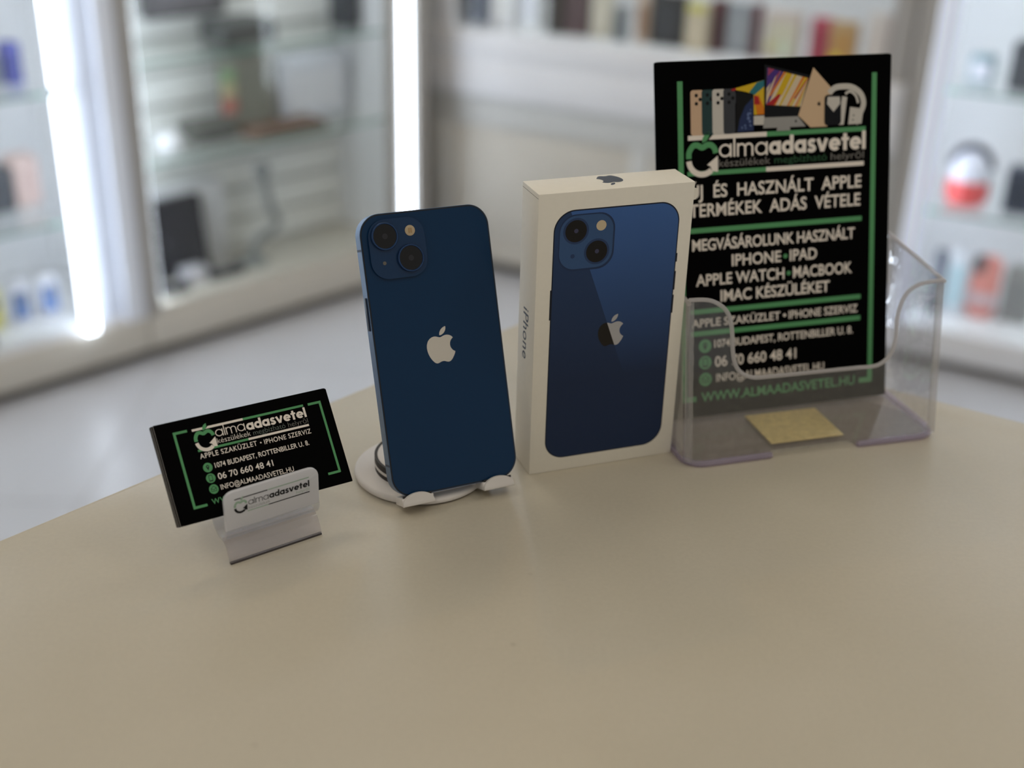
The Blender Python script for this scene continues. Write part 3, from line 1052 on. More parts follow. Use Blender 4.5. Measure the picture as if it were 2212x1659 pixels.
on_phone(prism('support_plate', st, rrect(8, 63.5, -4.4, 74, 8, 6), 8.3, 11.6, m_white_plastic, 'xz', bev=0.8))
on_phone(prism('hinge_arm', st, [(11.6, 1), (11.6, 26), (20, 16), (31, 8), (31, -4)], 28, 44, m_white_plastic, 'yz'))
for u0 in (3.6, 49.6):
    w_ = 17.6
    lip = [(u0, -4.4), (u0 + w_, -4.4), (u0 + w_, -3.2)] + [(u0 + w_ * (0.5 + 0.5 * math.cos(math.radians(a))), -3.2 + 5.4 * math.sin(math.radians(a))) for a in range(8, 173, 8)] + [(u0, -3.2)]
    hook = on_phone(prism('hook', st, lip, -3.2, -1.3, m_white_plastic, 'xz', bev=0.35))
    tr_ = box('hook_shelf', st, u0, u0 + w_, -2.0, 9.0, -4.4, -0.1, m_white_plastic, 0.4)
    on_phone(tr_)
    pad = on_phone(box('rubber_pad', st, u0 + .8, u0 + w_ - .8, -1.25, -0.95, -0.08, 1.1, m_black_rubber))

# ================================================================== PHONE
ph = thing('phone', 'dark blue phone seen from the back leaning on the charging stand', 'phone', ph_pose)
Pw, Ph, Pd = 71.5, 146.7, 7.65
m_back = mat('dark_blue_glass', (11, 46, 78), 0.16, spec=0.22, coat=0.0)
m_frame = mat('blue_aluminium', (92, 118, 150), 0.34, metal=0.85)
m_gap = mat('phone_gap_black', (4, 8, 16), 0.4)
prism('frame', ph, rrect(0, Pw, 0, Ph, 11.2, 16), 0.35, Pd - .3, m_frame, 'xz', bev=0.35)
prism('gasket', ph, rrect(0.25, Pw - .25, .25, Ph - .25, 11.0, 16), 0.12, Pd - .15, m_gap, 'xz')
prism('back_glass', ph, rrect(0.9, Pw - .9, .9, Ph - .9, 10.4, 16), 0.0, 0.5, m_back, 'xz', bev=0.1)
prism('screen', ph, rrect(0.9, Pw - .9, .9, Ph - .9, 10.4, 16), Pd - .4, Pd, mat('black_screen', (6, 6, 8), 0.08, coat=0.3), 'xz')
bump = prism('camera_bump', ph, rrect(3.9, 34.4, 113.2, 143.6, 9.2, 12), -1.35, 0.1, mat('dark_blue_bump', (12, 46, 80), 0.22, spec=0.35, coat=0.0), 'xz', bev=0.9, seg=4)
m_ring = mat('blue_lens_ring', (40, 66, 104), 0.3, metal=0.6)
m_lens = mat('lens_black', (9, 8, 8), 0.10, spec=0.4)
for x, z in ((12.4, 135.0), (25.0, 122.7)):
    bm = bmesh.new()
    prof = [(6.1, -1.3), (7.15, -1.3), (7.15, -2.75), (6.95, -3.0), (6.35, -3.0), (6.15, -2.7)]
    N = 48
    rg = [[bm.verts.new(((x + r * math.cos(2 * math.pi * i / N)) * MM, yy * MM, (z + r * math.sin(2 * math.pi * i / N)) * MM)) for i in range(N)] for r, yy in prof]
    for k in range(len(rg)):
        for i in range(N):
            bm.faces.new((rg[k][i], rg[k][(i + 1) % N], rg[(k + 1) % len(rg)][(i + 1) % N], rg[(k + 1) % len(rg)][i]))
    lr = mesh_obj('lens_ring', bm, m_ring, bump, smooth=True)
    prism('lens_glass', bump, circ(x, z, 6.2, 48), -2.6, -1.3, m_lens, 'xz')
    flat('lens_iris', bump, [circ(x, z, 1.5, 24)], mat('lens_iris', (26, 25, 30), 0.3), -2.64)
prism('flash', bump, circ(26.6, 136.6, 2.75, 32), -1.62, -1.3, mat('flash_cream', (178, 158, 126), 0.35), 'xz', bev=0.15)
flat('flash_emitter', bump, [rrect(25.6, 26.5, 135.3, 137.9, .2, 2), rrect(26.7, 27.6, 135.3, 137.9, .2, 2)], mat('flash_amber', (160, 130, 88), 0.4), -1.66)
prism('microphone_hole', bump, circ(10.9, 121.5, 0.95, 20), -1.45, -1.3, mat('microphone_mesh', (96, 92, 82), 0.5), 'xz')
m_apple = mat('polished_silver_emblem', (205, 198, 186), 0.3, metal=0.15)
for q, nm in zip(apple_at(28.3, 43.9, 66.6, 85.3), ('apple_emblem', 'apple_leaf')):
    flat(nm, ph, [q], m_apple, -0.04)
m_btn = mat('dark_blue_button', (24, 38, 62), 0.35, metal=0.6)
box('side_button', ph, -0.42, 0.3, 2.3, 5.4, 88, 105, m_btn, 0.15)
for z in (17.0, 128.5):
    box('antenna_line', ph, -0.03, 0.5, 0.4, Pd - .4, z, z + 1.2, mat('antenna_grey', (40, 56, 84), 0.5))
for z0, z1 in ((99, 109), (85, 95), (116, 120)):
    box('volume_button', ph, Pw - .3, Pw + .4, 2.3, 5.4, z0, z1, m_btn, 0.15)

# ================================================================== BUSINESS CARDS AND THEIR HOLDER
ca_pose = pose(-154.6, 503.25, 24.63, 0.6331, 0.6445, 0.0407)


def card(i):
    if i == 0:
        lb = 'front black business card with white and green print in small holder'
    else:
        lb = 'black business card stacked behind the front card in small holder'
    jx = [0, -.5, .9, -.3, -.9, .2, -.7, -1.1, -.4, -1.2, -.6, -.2][i] if i else 0
    jz = [0, .2, -.2, .3, .1, -.1, .2, .4, 0, .3, .1, .2][i]
    t = thing('business_card', lb, 'business card', ca_pose @ Matrix.Translation((jx * MM, i * 0.52 * MM, jz * MM)), 'business cards in the small holder')
    prism('card_face', t, rrect(0, 90.2, 0, 49.9, .3, 2), 0, 0.07, m_black_card)
    prism('card_core', t, rrect(0.02, 90.18, 0.02, 49.88, .3, 2), 0.07, 0.46, m_card_edge if i % 3 else m_black_card)
    return t


c0 = card(0)
for i in range(1, 12):
    card(i)
Y = -0.05
bw = 1.25
for P in ([bar(7.9, 44.0, 14.7, 44.0, bw), bar(8.2, 44.6, 8.2, 6.2, bw), bar(7.9, 6.8, 14.6, 6.8, bw)],
          [bar(78.7, 43.5, 85.9, 43.5, bw), bar(85.3, 44.1, 85.3, 5.9, bw), bar(78.8, 6.4, 85.6, 6.4, bw)]):
    flat('bracket', c0, P, G, Y)
flat('white_line', c0, [bar(17.0, 43.6, 43.3, 43.6, 1.15)], Wt, Y)
flat('green_line', c0, [bar(43.3, 43.6, 76.1, 43.6, 1.15)], G, Y)
flat('leaf_gap', c0, [[(22.2, 42.9), (23.6, 42.9), (25.3, 44.3), (23.4, 44.3)]], m_black_card, Y - .03)
shop_emblem(c0, 22.2, 37.9, 5.2, G, Wt, Y - .06)
wordmark(c0, 'alma', 27.9, 37.9, 15.4, 3.6, 0.11, Wt, Y)
wordmark(c0, 'adasvetel', 44.0, 37.5, 32.4, 3.6, 0.30, Wt, Y)
text(c0, 'készülékek', 27.8, 34.7, 17.4, 2.5, Wt, -0.012, Y)
text(c0, 'megbízható', 46.6, 34.5, 17.2, 2.5, mat('grey_green_print', (104, 112, 104), .6), -0.012, Y)
text(c0, 'helyről', 65.4, 34.4, 10.9, 2.5, m_ink_dim, -0.012, Y)
flat('green_line', c0, [bar(17.3, 33.2, 43.4, 33.2, 1.1)], G, Y)
flat('white_line', c0, [bar(43.4, 33.2, 76.2, 33.2, 1.1)], Wt, Y)
text(c0, 'APPLE SZAKÜZLET', 17.4, 29.1, 29.6, 2.45, Wt, 0.008, Y, 1.1)
flat('bullet', c0, [circ(49.0, 30.1, .4, 12)], Wt, Y)
text(c0, 'IPHONE SZERVIZ', 50.8, 28.8, 25.5, 2.45, Wt, 0.008, Y, 1.1)
text(c0, '1074 BUDAPEST, ROTTENBILLER U. 8.', 23.3, 23.2, 50.2, 2.5, Wt, 0.010, Y)
text(c0, '06 70 660 48 41', 23.3, 17.3, 28.9, 3.1, Wt, 0.010, Y)
text(c0, 'INFO@ALMAADASVETEL.HU', 23.2, 12.2, 38.6, 2.5, Wt, 0.006, Y)
text(c0, 'WWW.ALMAADASVETEL.HU', 17.1, 6.3, 53.0, 2.6, G, 0.010, Y, 1.15)
for kind, z in (('pin', 24.3), ('phone', 18.9), ('mail', 13.4)):
    icon(c0, kind, 19.7, z, 2.35, Y)

chy = 0.6331
ch = thing('card_holder', 'small bent clear acrylic card holder with printed milky lip', 'card holder',
           Matrix.Translation((-0.1546, 0.50325, TZ)) @ Matrix.Rotation(chy, 4, 'Z'))
X0, X1 = 19.0, 69.0
Uc, Ur = (1.6, 18.2), 7.6
arc = [(Uc[0] + Ur * math.cos(math.radians(a)), Uc[1] + Ur * math.sin(math.radians(a))) for a in range(180, 325, 9)]
# milky lip with rounded upper corners
lo = rrect(X0, X1, 0, 26.5, 4.2, 8)
lo = [(x, max(z, 0)) for x, z in lo]
lip_out = [(X0, 18.2)] + [p for p in [(x, z + 18.2) for x, z in lo] if p[1] > 24] + [(X1, 18.2)]
xs_sorted = [(X1, 18.2)] + [(x, z + 18.2) for x, z in rrect(X0, X1, -10, 20.8, 4.5, 8) if z > 8] + [(X0, 18.2)]
lipo = prism('lip', ch, xs_sorted, Uc[0] - Ur - 0.95, Uc[0] - Ur + 0.95, m_milky, 'xz', bev=0.3)
back = [(Uc[0] + Ur * math.cos(math.radians(322)), Uc[1] + Ur * math.sin(math.radians(322)))]
bdir = (math.sin(.6445), math.cos(.6445))
back = [(back[0][0] + bdir[0] * s, back[0][1] + bdir[1] * s) for s in (2, 12, 24, 36)]
sheet('bent_cradle', ch, arc + back, X0, X1, 1.9, clear_mat('clear_bent_acrylic', (244, 245, 248), 0.05, haze=0.09, hazecol=(222, 222, 228), boost=1.3))
foot_p = smoothpath([(-7.4, 0.9), (-6.0, 5.0), (-3.2, 9.0), (0.2, 10.4)], 5)
sheet('front_foot', ch, foot_p, X0 + .3, X1 - .3, 1.6, clear_mat('clear_foot_acrylic', (242, 240, 242), 0.07, haze=0.14, hazecol=(225, 220, 220)))
box('foot_edge', ch, X0 + .3, X1 - .3, -8.4, -6.8, 0.0, 1.0, clear_mat('foot_edge_acrylic', (110, 104, 108), 0.1, haze=0.3, hazecol=(150, 140, 140)))
b2 = back[-2]
sheet('rear_leg', ch, [(b2[0] + 1.2, b2[1] - 1.2), (b2[0] + 8, b2[1] - 16), (b2[0] + 12, 0.9)], X0 + .3, X1 - .3, 1.6, m_acrylic)
# print on the lip (shop word mark)
Yl = Uc[0] - Ur - 1.05
flat('print_line', lipo, [bar(24.2, 34.6, 27.5, 34.6, .55), bar(28.7, 34.6, 41.5, 34.6, .55)], m_ink_black, Yl)
m_ink_pale = mat('pale_green_print', (150, 176, 154), .6)
flat('print_line', lipo, [bar(41.8, 34.6, 63.8, 34.6, .5)], m_ink_pale, Yl)
shop_emblem(lipo, 27.2, 30.2, 3.4, m_ink_pale, m_ink_black, Yl)
wordmark(lipo, 'alma', 31.2, 29.6, 10.6, 2.5, 0.11, m_ink_black, Yl)
wordmark(lipo, 'adasvetel', 42.2, 29.6, 21.6, 2.5, 0.29, m_ink_black, Yl)
text(lipo, 'készülékek', 31.2, 27.4, 11.4, 1.5, mat('pale_grey_print', (146, 150, 146), .6), -0.012, Yl)
text(lipo, 'helyről', 56.6, 27.4, 7.0, 1.5, m_ink_pale, -0.012, Yl)
flat('print_line', lipo, [bar(30.6, 26.4, 41.6, 26.4, .45)], m_ink_pale, Yl)
flat('print_line', lipo, [bar(41.6, 26.4, 63.8, 26.4, .5)], m_ink_black, Yl)

# ================================================================== BACKGROUND CABINETS
def place(M, u, d, side, z=0.0, rz=0.0):
    """matrix at distance u (mm) along a cabinet front and d (mm) behind it; side 'L' counts u to the left"""
    x = -u if side == 'L' else u
    return M @ Matrix.Translation((x * MM, d * MM, z * MM)) @ Matrix.Rotation(rz, 4, 'Z')


def slat_back(parent, x0, x1, y, z0, z1, pitch=78):
    box('back_board', parent, x0, x1, y + 12, y + 18, z0, z1, m_groove)
    bm = bmesh.new()
    bm_prism(bm, [(y, 3), (y + 12, 0), (y + 12, pitch - 8), (y, pitch - 11)], x0, x1, 'yz')
    s0 = mesh_obj('slat', bm, m_slat, parent)
    n = int((z1 - z0) / pitch)
    for k in range(n):
        s = s0 if k == 0 else s0.copy()
        if k:
            COL.objects.link(s)
            s.parent = parent
        s.location = (0, 0, (z0 + 4 + k * pitch) * MM)


def shelf(parent, x0, x1, y0, y1, z):
    o = box('shelf', parent, x0, x1, y0 + 1, y1, z - 6, z, m_glass)
    box('shelf_edge', o, x0, x1, y0, y0 + 1, z - 6, z, m_glass_edge)
    return o


HT_CAB = 2050

# --- cabinet with slatted back, left of the corner
cB = thing('glass_cabinet', 'white glass cabinet with slatted back behind the business cards', 'cabinet', place(ML, 575, 0, 'L'))
X = (-365, 365)
box('plinth', cB, X[0], X[1], 45, 250, 0, 32, mat('dark_plinth', (96, 86, 72), 0.7))
box('base_board', cB, X[0], X[1], 2, 250, 32, 112, m_cab_beige, 1.5)
box('floor_board', cB, X[0], X[1], 6, 250, 112, 128, m_cab_beige, 1)
for sx in (-1, 1):
    box('side_panel', cB, sx * 365 - (0 if sx < 0 else 18), sx * 365 + (18 if sx < 0 else 0), 20, 250, 128, HT_CAB, m_cab_white)
box('post', cB, -365, -331, 0, 20, 112, HT_CAB, m_cab_grey, 2)
box('post', cB, 345, 365, 0, 20, 112, HT_CAB, m_cab_grey, 2)
box('top_board', cB, X[0], X[1], 0, 250, HT_CAB, HT_CAB + 60, m_cab_white, 2)
slat_back(cB, -346, 346, 215, 128, HT_CAB)
for z in (670, 452, 1080, 1490):
    shelf(cB, -316, 346, 24, 212, z)
box('led_or_fill_strip', cB, -331, -319, 22, 34, 140, HT_CAB - 12, m_fill_led, 2)  # added behind the post, out of view, to brighten the interior
for z in (1066, HT_CAB - 8):
    box('led_or_fill_strip', cB, -310, 340, 30, 52, z - 8, z, m_fill_led, 2)  # added above the view to light the shelves below
pane = box('door_pane', cB, -330, 5, 6, 10, 130, HT_CAB, m_glass)
pane = box('door_pane', cB, 8, 344, 6, 10, 130, HT_CAB, m_glass)

# --- lit glass cabinet at far left
cA = thing('lit_cabinet', 'brightly lit white cabinet with glass shelves at far left', 'cabinet', place(ML, 1345, 0, 'L'))
X = (-400, 400)
box('plinth', cA, X[0], X[1], 45, 430, 0, 32, MATS['dark_plinth'])
box('base_board', cA, X[0], X[1], 2, 430, 32, 112, m_cab_beige, 1.5)
box('floor_board', cA, X[0], X[1], 8, 430, 112, 128, m_cab_white, 1)
box('side_panel', cA, -400, -382, 20, 430, 128, HT_CAB, m_cab_white)
box('side_panel', cA, 382, 400, 30, 430, 128, HT_CAB, m_cab_white)
box('back_panel', cA, -382, 382, 412, 430, 128, HT_CAB, m_cab_white)
box('post', cA, 352, 400, 0, 30, 112, HT_CAB, mat('gloss_white_post', (238, 242, 250), 0.25), 3)
box('return_panel', cA, 282, 352, 12, 30, 112, HT_CAB, mat('pale_blue_panel', (222, 228, 240), 0.3), 1)
box('top_board', cA, X[0], X[1], 0, 430, HT_CAB, HT_CAB + 60, m_cab_white, 2)
for z0, z1 in ((120, 636), (656, 1060), (1080, 1560)):
    box('led_or_fill_strip', cA, 248, 274, -16, 4, z0, z1, m_led, 4)
    box('led_or_fill_strip', cA, -380, -350, 10, 30, z0, z1, m_fill_led, 4)  # unseen strip added at the far end to light the carton's side
for z in (642, 370, 1070, 1480):
    shelf(cA, -380, 242, 16, 400, z)
box('door_pane', cA, -398, 240, 4, 8, 130, HT_CAB, m_glass)

# --- corner post with a light strip
cP = thing('corner_light_post', 'white corner post with bright vertical light strip behind the phone', 'light post', place(ML, 155, 0, 'L'))
box('post', cP, -53, 55, 14, 90, 0, HT_CAB + 60, m_cab_grey, 2)
box('led_or_fill_strip', cP, -29, -3, 2, 14, 120, HT_CAB, m_led, 4)
box('edge_trim', cP, 12, 52, 6, 14, 20, HT_CAB, m_cab_grey, 1)

# --- display counter right of the corner
cR = thing('display_counter', 'long white display counter with beige lower panels behind the carton', 'counter', place(MR, 520, 0, 'R'))
X = (-612, 608)
box('plinth', cR, X[0], X[1], 60, 460, 0, 40, mat('grey_plinth', (140, 134, 122), 0.7))
box('lower_body', cR, X[0], X[1], 30, 460, 40, 490, m_cab_beige)
box('top_rail', cR, X[0], X[1], 8, 30, 410, 490, mat('grey_white_rail', (206, 206, 202), 0.45), 2)
box('bottom_rail', cR, X[0], X[1], 8, 30, 40, 75, m_cab_beige, 2)
for x0, x1 in ((-612, -536), (-30, 20), (540, 608)):
    box('stile', cR, x0, x1, 8, 30, 75, 410, MATS['grey_white_rail'], 2)
box('door_panel', cR, -535, -31, 13, 30, 76, 409, m_cab_beige, 3)
box('door_panel', cR, 21, 539, 13, 30, 76, 409, m_cab_beige, 3)
box('ledge', cR, X[0], X[1], -6, 460, 490, 590, m_cab_white, 2)
box('display_floor', cR, X[0], X[1], -8, 460, 590, 652, m_cab_white, 2)
box('back_panel', cR, X[0], X[1], 445, 460, 652, HT_CAB, m_cab_white)
box('post', cR, -598, -543, 0, 40, 652, HT_CAB, m_cab_white, 3)
box('post', cR, 560, 608, 0, 40, 652, HT_CAB, m_cab_grey, 3)
box('top_board', cR, X[0], X[1], 0, 460, HT_CAB, HT_CAB + 60, m_cab_white, 2)
for z in (1010, 1420):
    shelf(cR, -540, 558, 30, 440, z)
box('led_or_fill_strip', cR, -535, 555, 60, 80, HT_CAB - 14, HT_CAB, m_fill_led, 3)  # added out of view to brighten the counter interior
box('led_or_fill_strip', cR, -535, 555, 40, 52, 996, 1004, m_fill_led, 2)  # added above the view to light the row of goods
box('glass_pane', cR, -540, 558, 10, 14, 654, HT_CAB, m_glass)

# --- lit cabinet at far right
cS = thing('lit_cabinet', 'lit white cabinet with glass shelves at far right', 'cabinet', place(MR, 1520, 0, 'R'))
X = (-386, 386)
box('plinth', cS, X[0], X[1], 45, 430, 0, 30, MATS['grey_plinth'])
box('base_board', cS, X[0], X[1], 2, 430, 30, 100, m_cab_white, 1.5)
box('side_panel', cS, -386, -368, 30, 430, 100, HT_CAB, m_cab_white)
box('side_panel', cS, 368, 386, 30, 430, 100, HT_CAB, m_cab_white)
box('back_panel', cS, -368, 368, 412, 430, 100, HT_CAB, m_cab_white)
box('post', cS, -386, -346, 0, 30, 90, HT_CAB, m_cab_grey, 3)
box('edge_trim', cS, -342, -306, 2, 24, 90, HT_CAB, mat('glowing_white_trim', (228, 232, 242), 0.3, emit=(214, 224, 250), power=0.35), 3)  # weak bluish glow put into the trim material
box('top_board', cS, X[0], X[1], 0, 430, HT_CAB, HT_CAB + 60, m_cab_white, 2)
box('led_or_fill_strip', cS, -338, -318, 30, 44, 110, HT_CAB - 16, m_led, 2)  # added strip, hidden by the post, to brighten this cabinet
box('led_or_fill_strip', cS, 330, 362, 10, 30, 110, HT_CAB, m_fill_led, 4)
box('led_or_fill_strip', cS, -300, 360, 380, 392, HT_CAB - 14, HT_CAB, m_fill_led, 2)
for z in (645, 370, 1070, 1480):
    shelf(cS, -312, 326, 46, 400, z)
box('door_pane', cS, -304, 384, 4, 8, 104, HT_CAB, m_glass)


# ------------------------------------------------------------------ goods in the cabinets
def carton(name, label, cat, side, u0, u1, z, h, d, depth, col, lab=None, tab=False, group=None, rz=0.0, rough=0.45, stripe=None):
    """a carton or case: bevelled body, lid line, printed front label and, if wanted, a hanging tab"""
    w_ = abs(u1 - u0)
    t = thing(name, label, cat, place(ML if side == 'L' else MR, (u0 + u1) / 2, d, side, z, rz), group)
    mb = mat('goods_%d_%d_%d' % col, col, rough, noise=0.02, nscale=30)
    box('body', t, -w_ / 2, w_ / 2, 0, depth, 0, h, mb, min(3, depth * .2))
    if lab:
        ml = mat('goods_%d_%d_%d' % lab, lab, rough)
        box('front_label', t, -w_ * .38, w_ * .38, -0.6, 0, h * .14, h * .78, ml)
    if stripe:
        ms = mat('goods_%d_%d_%d' % stripe, stripe, rough)
        box('stripe', t, -w_ / 2 - .3, w_ / 2 + .3, -0.7, depth * .5, h * .86, h * .97, ms)
    if tab:
        prism('hang_tab', t, rrect(-w_ * .22, w_ * .22, h - 2, h + 16, 5, 4), depth * .45, depth * .45 + 1, m_cab_white)
    return t


R_ = 'R'
gR = 'goods in a row on the display counter'
rowR = [('phone_case_pack', 'blue-grey pack beside the white post on the counter', 'package', -35, 28, 118, 30, (120, 130, 156), (96, 102, 120)),
        ('phone_case_pack', 'glossy white pack next to the blue-grey pack', 'package', 36, 108, 130, 30, (236, 236, 242), (250, 250, 252)),
        ('phone_case_pack', 'narrow white pack beside the dark brown pack', 'package', 121, 172, 124, 34, (238, 240, 240), (226, 228, 240)),
        ('phone_case_pack', 'narrow dark brown pack on the display counter', 'package', 208, 250, 130, 30, (52, 46, 40), (66, 58, 52)),
        ('phone_case_pack', 'dull maroon pack right of the dark brown pack', 'package', 252, 314, 136, 30, (104, 82, 82), (92, 72, 74)),
        ('phone_case_pack', 'cream pack between the maroon and small grey packs', 'package', 322, 376, 110, 30, (206, 200, 184), (214, 206, 190)),
        ('phone_case_pack', 'small grey pack standing lower than its neighbours', 'package', 393, 424, 84, 24, (132, 136, 140), (112, 118, 124)),
        ('phone_case_pack', 'thin pale pack with tan edge beside the black pack', 'package', 446, 478, 118, 26, (196, 176, 160), (150, 112, 84)),
        ('phone_case_pack', 'large black pack above the left edge of the leaflets', 'package', 482, 566, 122, 30, (48, 48, 50), (60, 60, 64)),
        ('phone_case_pack', 'beige pack with yellow top next to the black pack', 'package', 578, 634, 112, 28, (206, 192, 164), (214, 200, 176)),
        ('phone_case_pack', 'thin dark red pack left of the silver pack', 'package', 638, 668, 122, 28, (86, 40, 42), (70, 30, 32)),
        ('phone_case_pack', 'silver grey pack between two dark red packs', 'package', 674, 738, 116, 28, (146, 150, 156), (162, 166, 172)),
        ('phone_case_pack', 'thin dark red pack right of the silver pack', 'package', 742, 760, 122, 28, (98, 34, 42), (84, 28, 36)),
        ('phone_case_pack', 'pale rose pack with a green spot above the leaflets', 'package', 770, 856, 112, 28, (206, 192, 184), (212, 206, 184)),
        ('phone_case_pack', 'magenta pack above the leaflet picture', 'package', 878, 922, 104, 28, (176, 74, 92), (164, 60, 80)),
        ('phone_case_pack', 'tan pack with a yellow patch beside the magenta pack', 'package', 928, 990, 104, 28, (190, 158, 116), (196, 150, 90)),
        ('phone_case_pack', 'off-white pack right of the tan pack', 'package', 1008, 1058, 128, 28, (220, 210, 204), (228, 216, 210)),
        ('phone_case_pack', 'pale pink pack at the right end of the counter', 'package', 1066, 1076 + 34, 138, 28, (236, 190, 194), (238, 172, 180))]
for i, (nm, lb, ct, u0, u1, h, dp, c, l) in enumerate(rowR):
    t = carton(nm, lb, ct, R_, u0, u1, 652, h, 84 + (i % 3) * 9, dp, c, l, tab=(i % 2 == 0), group=gR, rz=random.uniform(-.08, .08))
    if 'yellow top' in lb:
        box('yellow_cap', t, -24, 20, -1.2, 0, 92, 110, mat('lemon', (214, 208, 96), .5))
    if 'green spot' in lb:
        prism('round_sticker', t, circ(10, 28, 17, 24), -1.4, -0.6, mat('pale_green_sticker', (206, 216, 192), .5))
        prism('round_sticker', t, circ(-26, 30, 13, 24), -1.4, -0.6, mat('pale_yellow_sticker', (206, 198, 140), .5))
    if 'yellow patch' in lb:
        prism('yellow_patch', t, circ(-14, 18, 15, 24), -1.4, -0.6, mat('bright_yellow', (228, 204, 40), .5))

# goods in the cabinet with slats
carton('gadget_box', 'long dark grey pack hanging on the slats at the top', 'package', 'L', 570, 775, 727, 110, 180, 34, (92, 90, 92), (104, 100, 104))
carton('gadget_box', 'flat black box lying on the upper glass shelf', 'box', 'L', 500, 638, 670, 46, 80, 110, (74, 76, 74), (86, 86, 84))
carton('gadget_box', 'black pouch-like box near the corner light post', 'box', 'L', 238, 290, 670, 110, 100, 60, (54, 58, 64), (60, 64, 72))
carton('gadget_box', 'olive grey box standing on the middle glass shelf', 'box', 'L', 468, 592, 452, 178, 142, 66, (146, 144, 134), (138, 138, 128))
carton('gadget_box', 'broad white box on the middle glass shelf', 'box', 'L', 252, 456, 452, 152, 142, 60, (216, 220, 230), (228, 230, 238))
carton('wallet_case', 'flat brown leather case on the middle glass shelf', 'case', 'L', 395, 598, 452, 20, 40, 84, (112, 88, 72), (98, 76, 62), rough=.6)
carton('wallet_case', 'flat dark case beside the brown leather case', 'case', 'L', 612, 722, 452, 38, 100, 90, (98, 98, 92), (84, 84, 80), rough=.6)
t = thing('charging_case', 'small white rounded case on the middle glass shelf', 'case', place(ML, 790, 110, 'L', 452))
lathe('shell', t, [(0, 0), (26, 1), (35, 10), (36, 20), (33, 32), (24, 39), (0, 41)], m_cab_white, 28)
lathe('lid_seam', t, [(35.6, 23), (36.4, 23.4), (36.4, 24.2), (35.4, 24.6)], m_cab_grey, 28)
t = thing('price_strip', 'narrow green and red price strip beside the olive grey box', 'price tag', place(ML, 606, 136, 'L', 500))
box('holder_stem', t, -3, 3, 0, 3, -48, 0, m_cab_grey)
for z0, c in ((0, (196, 128, 116)), (38, (196, 186, 150)), (72, (150, 178, 140))):
    box('colour_field', t, -20, 20, 0, 3, z0, z0 + 34, mat('strip_%d' % z0, c, .6))
box('hook', bpy.data.objects['gadget_box'], -4, 4, 17, 36, 112, 118, m_cab_grey)
# tablet leaning on its white box
t = carton('tablet_box', 'white box behind the black tablet in the slatted cabinet', 'box', 'L', 622, 815, 128, 212, 164, 45, (206, 206, 208), (198, 198, 200))
t = thing('tablet', 'black tablet standing upright in the slatted cabinet', 'tablet', place(ML, 769, 120, 'L', 131) @ Matrix.Rotation(-.12, 4, 'X'))
prism('body', t, rrect(-68, 68, 0, 196, 9, 5), 1, 8, mat('dark_tablet', (34, 34, 40), .4), bev=1)
prism('screen', t, rrect(-63, 63, 6, 190, 5, 4), 0, 1, mat('tablet_screen', (26, 26, 32), .25))
prism('home_button', t, circ(-38, 92, 6, 20), -.4, 0, mat('button_grey', (58, 58, 66), .4))
for lb, u0, u1, d in (('low black gadget in front of the tablet', 806, 872, 42), ('flat black gadget right of the tablet', 640, 742, 62)):
    t = thing('gadget', lb, 'gadget', place(ML, (u0 + u1) / 2, d, 'L', 128))
    w_ = abs(u1 - u0) / 2
    prism('body', t, rrect(-w_, w_, 0, 24, 9, 5), 0, 44, mat('gadget_black', (36, 36, 46), .4), bev=3)
    box('top_ring', t, -w_ * .5, w_ * .5, 10, 34, 24, 26, m_cab_grey, .8)
t = carton('small_pack', 'small white pack under the tablet in the slatted cabinet', 'package', 'L', 742, 800, 128, 40, 66, 40, (196, 194, 200), (206, 204, 210))
t = thing('gooseneck_stand', 'grey curved gooseneck stand on the cabinet floor', 'stand', place(ML, 515, 110, 'L', 128))
tube('neck', t, smoothpath([(-30, 0, 226), (-22, 0, 176), (-10, 0, 126), (6, 0, 92), (-10, 0, 72), (-42, 0, 62), (-68, 0, 34), (-76, 0, 10)], 6), 10, mat('stand_grey', (128, 132, 132), .45))
lathe('foot', t, [(0, 0), (42, 0), (42, 5), (36, 10), (0, 10)], mat('stand_base', (140, 144, 142), .45), 28, (-76, 0, 0))
lathe('clamp_head', t, [(0, -12), (16, -12), (20, 0), (16, 14), (0, 16)], mat('stand_grey2', (120, 124, 126), .45), 20, (-30, 0, 228))

# goods in the lit cabinet at left
carton('gadget_box', 'violet blue box on the top glass shelf at far left', 'box', 'L', 1098, 1132, 642, 84, 120, 40, (84, 86, 160), (70, 74, 140))
carton('gadget_box', 'grey box beside the violet blue box', 'box', 'L', 1146, 1225, 642, 62, 120, 50, (140, 146, 150), (120, 128, 132))
carton('gadget_box', 'dark grey box on the middle shelf at far left', 'box', 'L', 1142, 1205, 370, 92, 150, 60, (70, 72, 78), (60, 62, 70))
carton('gadget_box', 'pale pink box beside the dark grey box at far left', 'box', 'L', 1078, 1136, 370, 108, 160, 60, (222, 196, 188), (214, 186, 178))
for lb, u0, u1, c, l in (('boxed phone with blue picture beside the light strip', 1094, 1140, (214, 214, 220), (98, 128, 184)),
                         ('boxed phone with blue picture second from the light strip', 1160, 1206, (210, 210, 218), (92, 120, 172)),
                         ('yellow boxed phone at the left edge', 1224, 1270, (206, 202, 150), (214, 200, 60))):
    t = carton('phone_pack', lb, 'package', 'L', u0, u1, 128, 96, 108, 26, c, l, group='boxed phones in the left cabinet')
    prism('picture_dark', t, circ(4, 62, 11, 18), -1.2, -.6, mat('picture_dark', (70, 74, 96), .5))
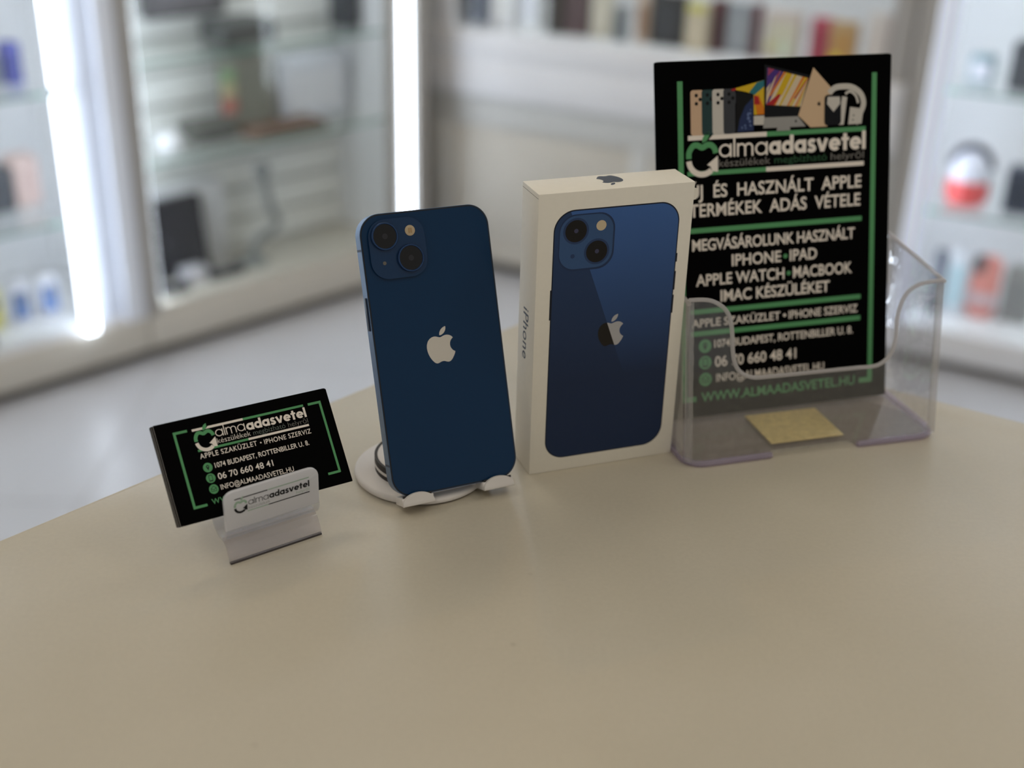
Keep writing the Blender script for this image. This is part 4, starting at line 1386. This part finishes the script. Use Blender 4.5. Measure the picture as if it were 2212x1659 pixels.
carton('gadget_box', 'dark navy gadget low at the left edge', 'gadget', 'L', 1278, 1320, 128, 24, 30, 40, (54, 60, 84), (44, 50, 72))

# goods in the lit cabinet at right
t = thing('bluetooth_speaker', 'red and white rounded speaker with dark arched handle', 'speaker', place(MR, 1278, 150, 'R', 370))
lathe('base', t, [(0, 0), (38, 0), (47, 10), (50, 32), (46, 58), (0, 58)], mat('coral_red', (226, 86, 84), .4), 32)
lathe('dome', t, [(0, 58), (46, 58), (45, 78), (38, 100), (24, 116), (0, 122)], mat('pale_dome', (222, 222, 232), .35), 32)
tube('handle', t, [(44 * math.cos(math.radians(a)), 0, 84 + 48 * math.sin(math.radians(a))) for a in range(0, 181, 12)], 9, mat('handle_dark', (58, 58, 72), .45))
carton('gadget_box', 'dark blue box beside the red and white speaker', 'box', 'R', 1362, 1430, 370, 100, 120, 60, (60, 66, 82), (52, 58, 72))
carton('gadget_box', 'charcoal box on the top glass shelf at far right', 'box', 'R', 1322, 1380, 645, 100, 120, 60, (72, 74, 80), (84, 86, 92))
carton('gadget_box', 'small teal box on the top glass shelf at far right', 'box', 'R', 1232, 1285, 645, 58, 150, 50, (128, 152, 158), (214, 212, 220))
t = thing('handset', 'salmon pink upright gadget on the cabinet floor at far right', 'gadget', place(MR, 1358, 130, 'R', 100))
prism('body', t, rrect(-33, 33, 0, 150, 22, 6), 0, 36, mat('salmon', (222, 146, 136), .45), bev=4)
box('grey_band', t, -33.5, 33.5, -1, 20, 34, 62, mat('band_grey', (206, 186, 190), .45), .5)
prism('dark_top', t, rrect(-30, -4, 112, 152, 10, 4), -1.2, 24, mat('handset_dark', (96, 88, 92), .5))
carton('gadget_box', 'slim dark box near the right cabinet edge', 'box', 'R', 1240, 1268, 100, 150, 110, 40, (92, 96, 108), (110, 114, 124))
carton('gadget_box', 'white box with teal corner behind the clear holder', 'box', 'R', 1274, 1318, 100, 160, 120, 40, (216, 220, 226), (180, 206, 214))
carton('gadget_box', 'low grey box at the right picture edge', 'box', 'R', 1402, 1470, 100, 130, 140, 60, (150, 150, 148), (140, 140, 140))
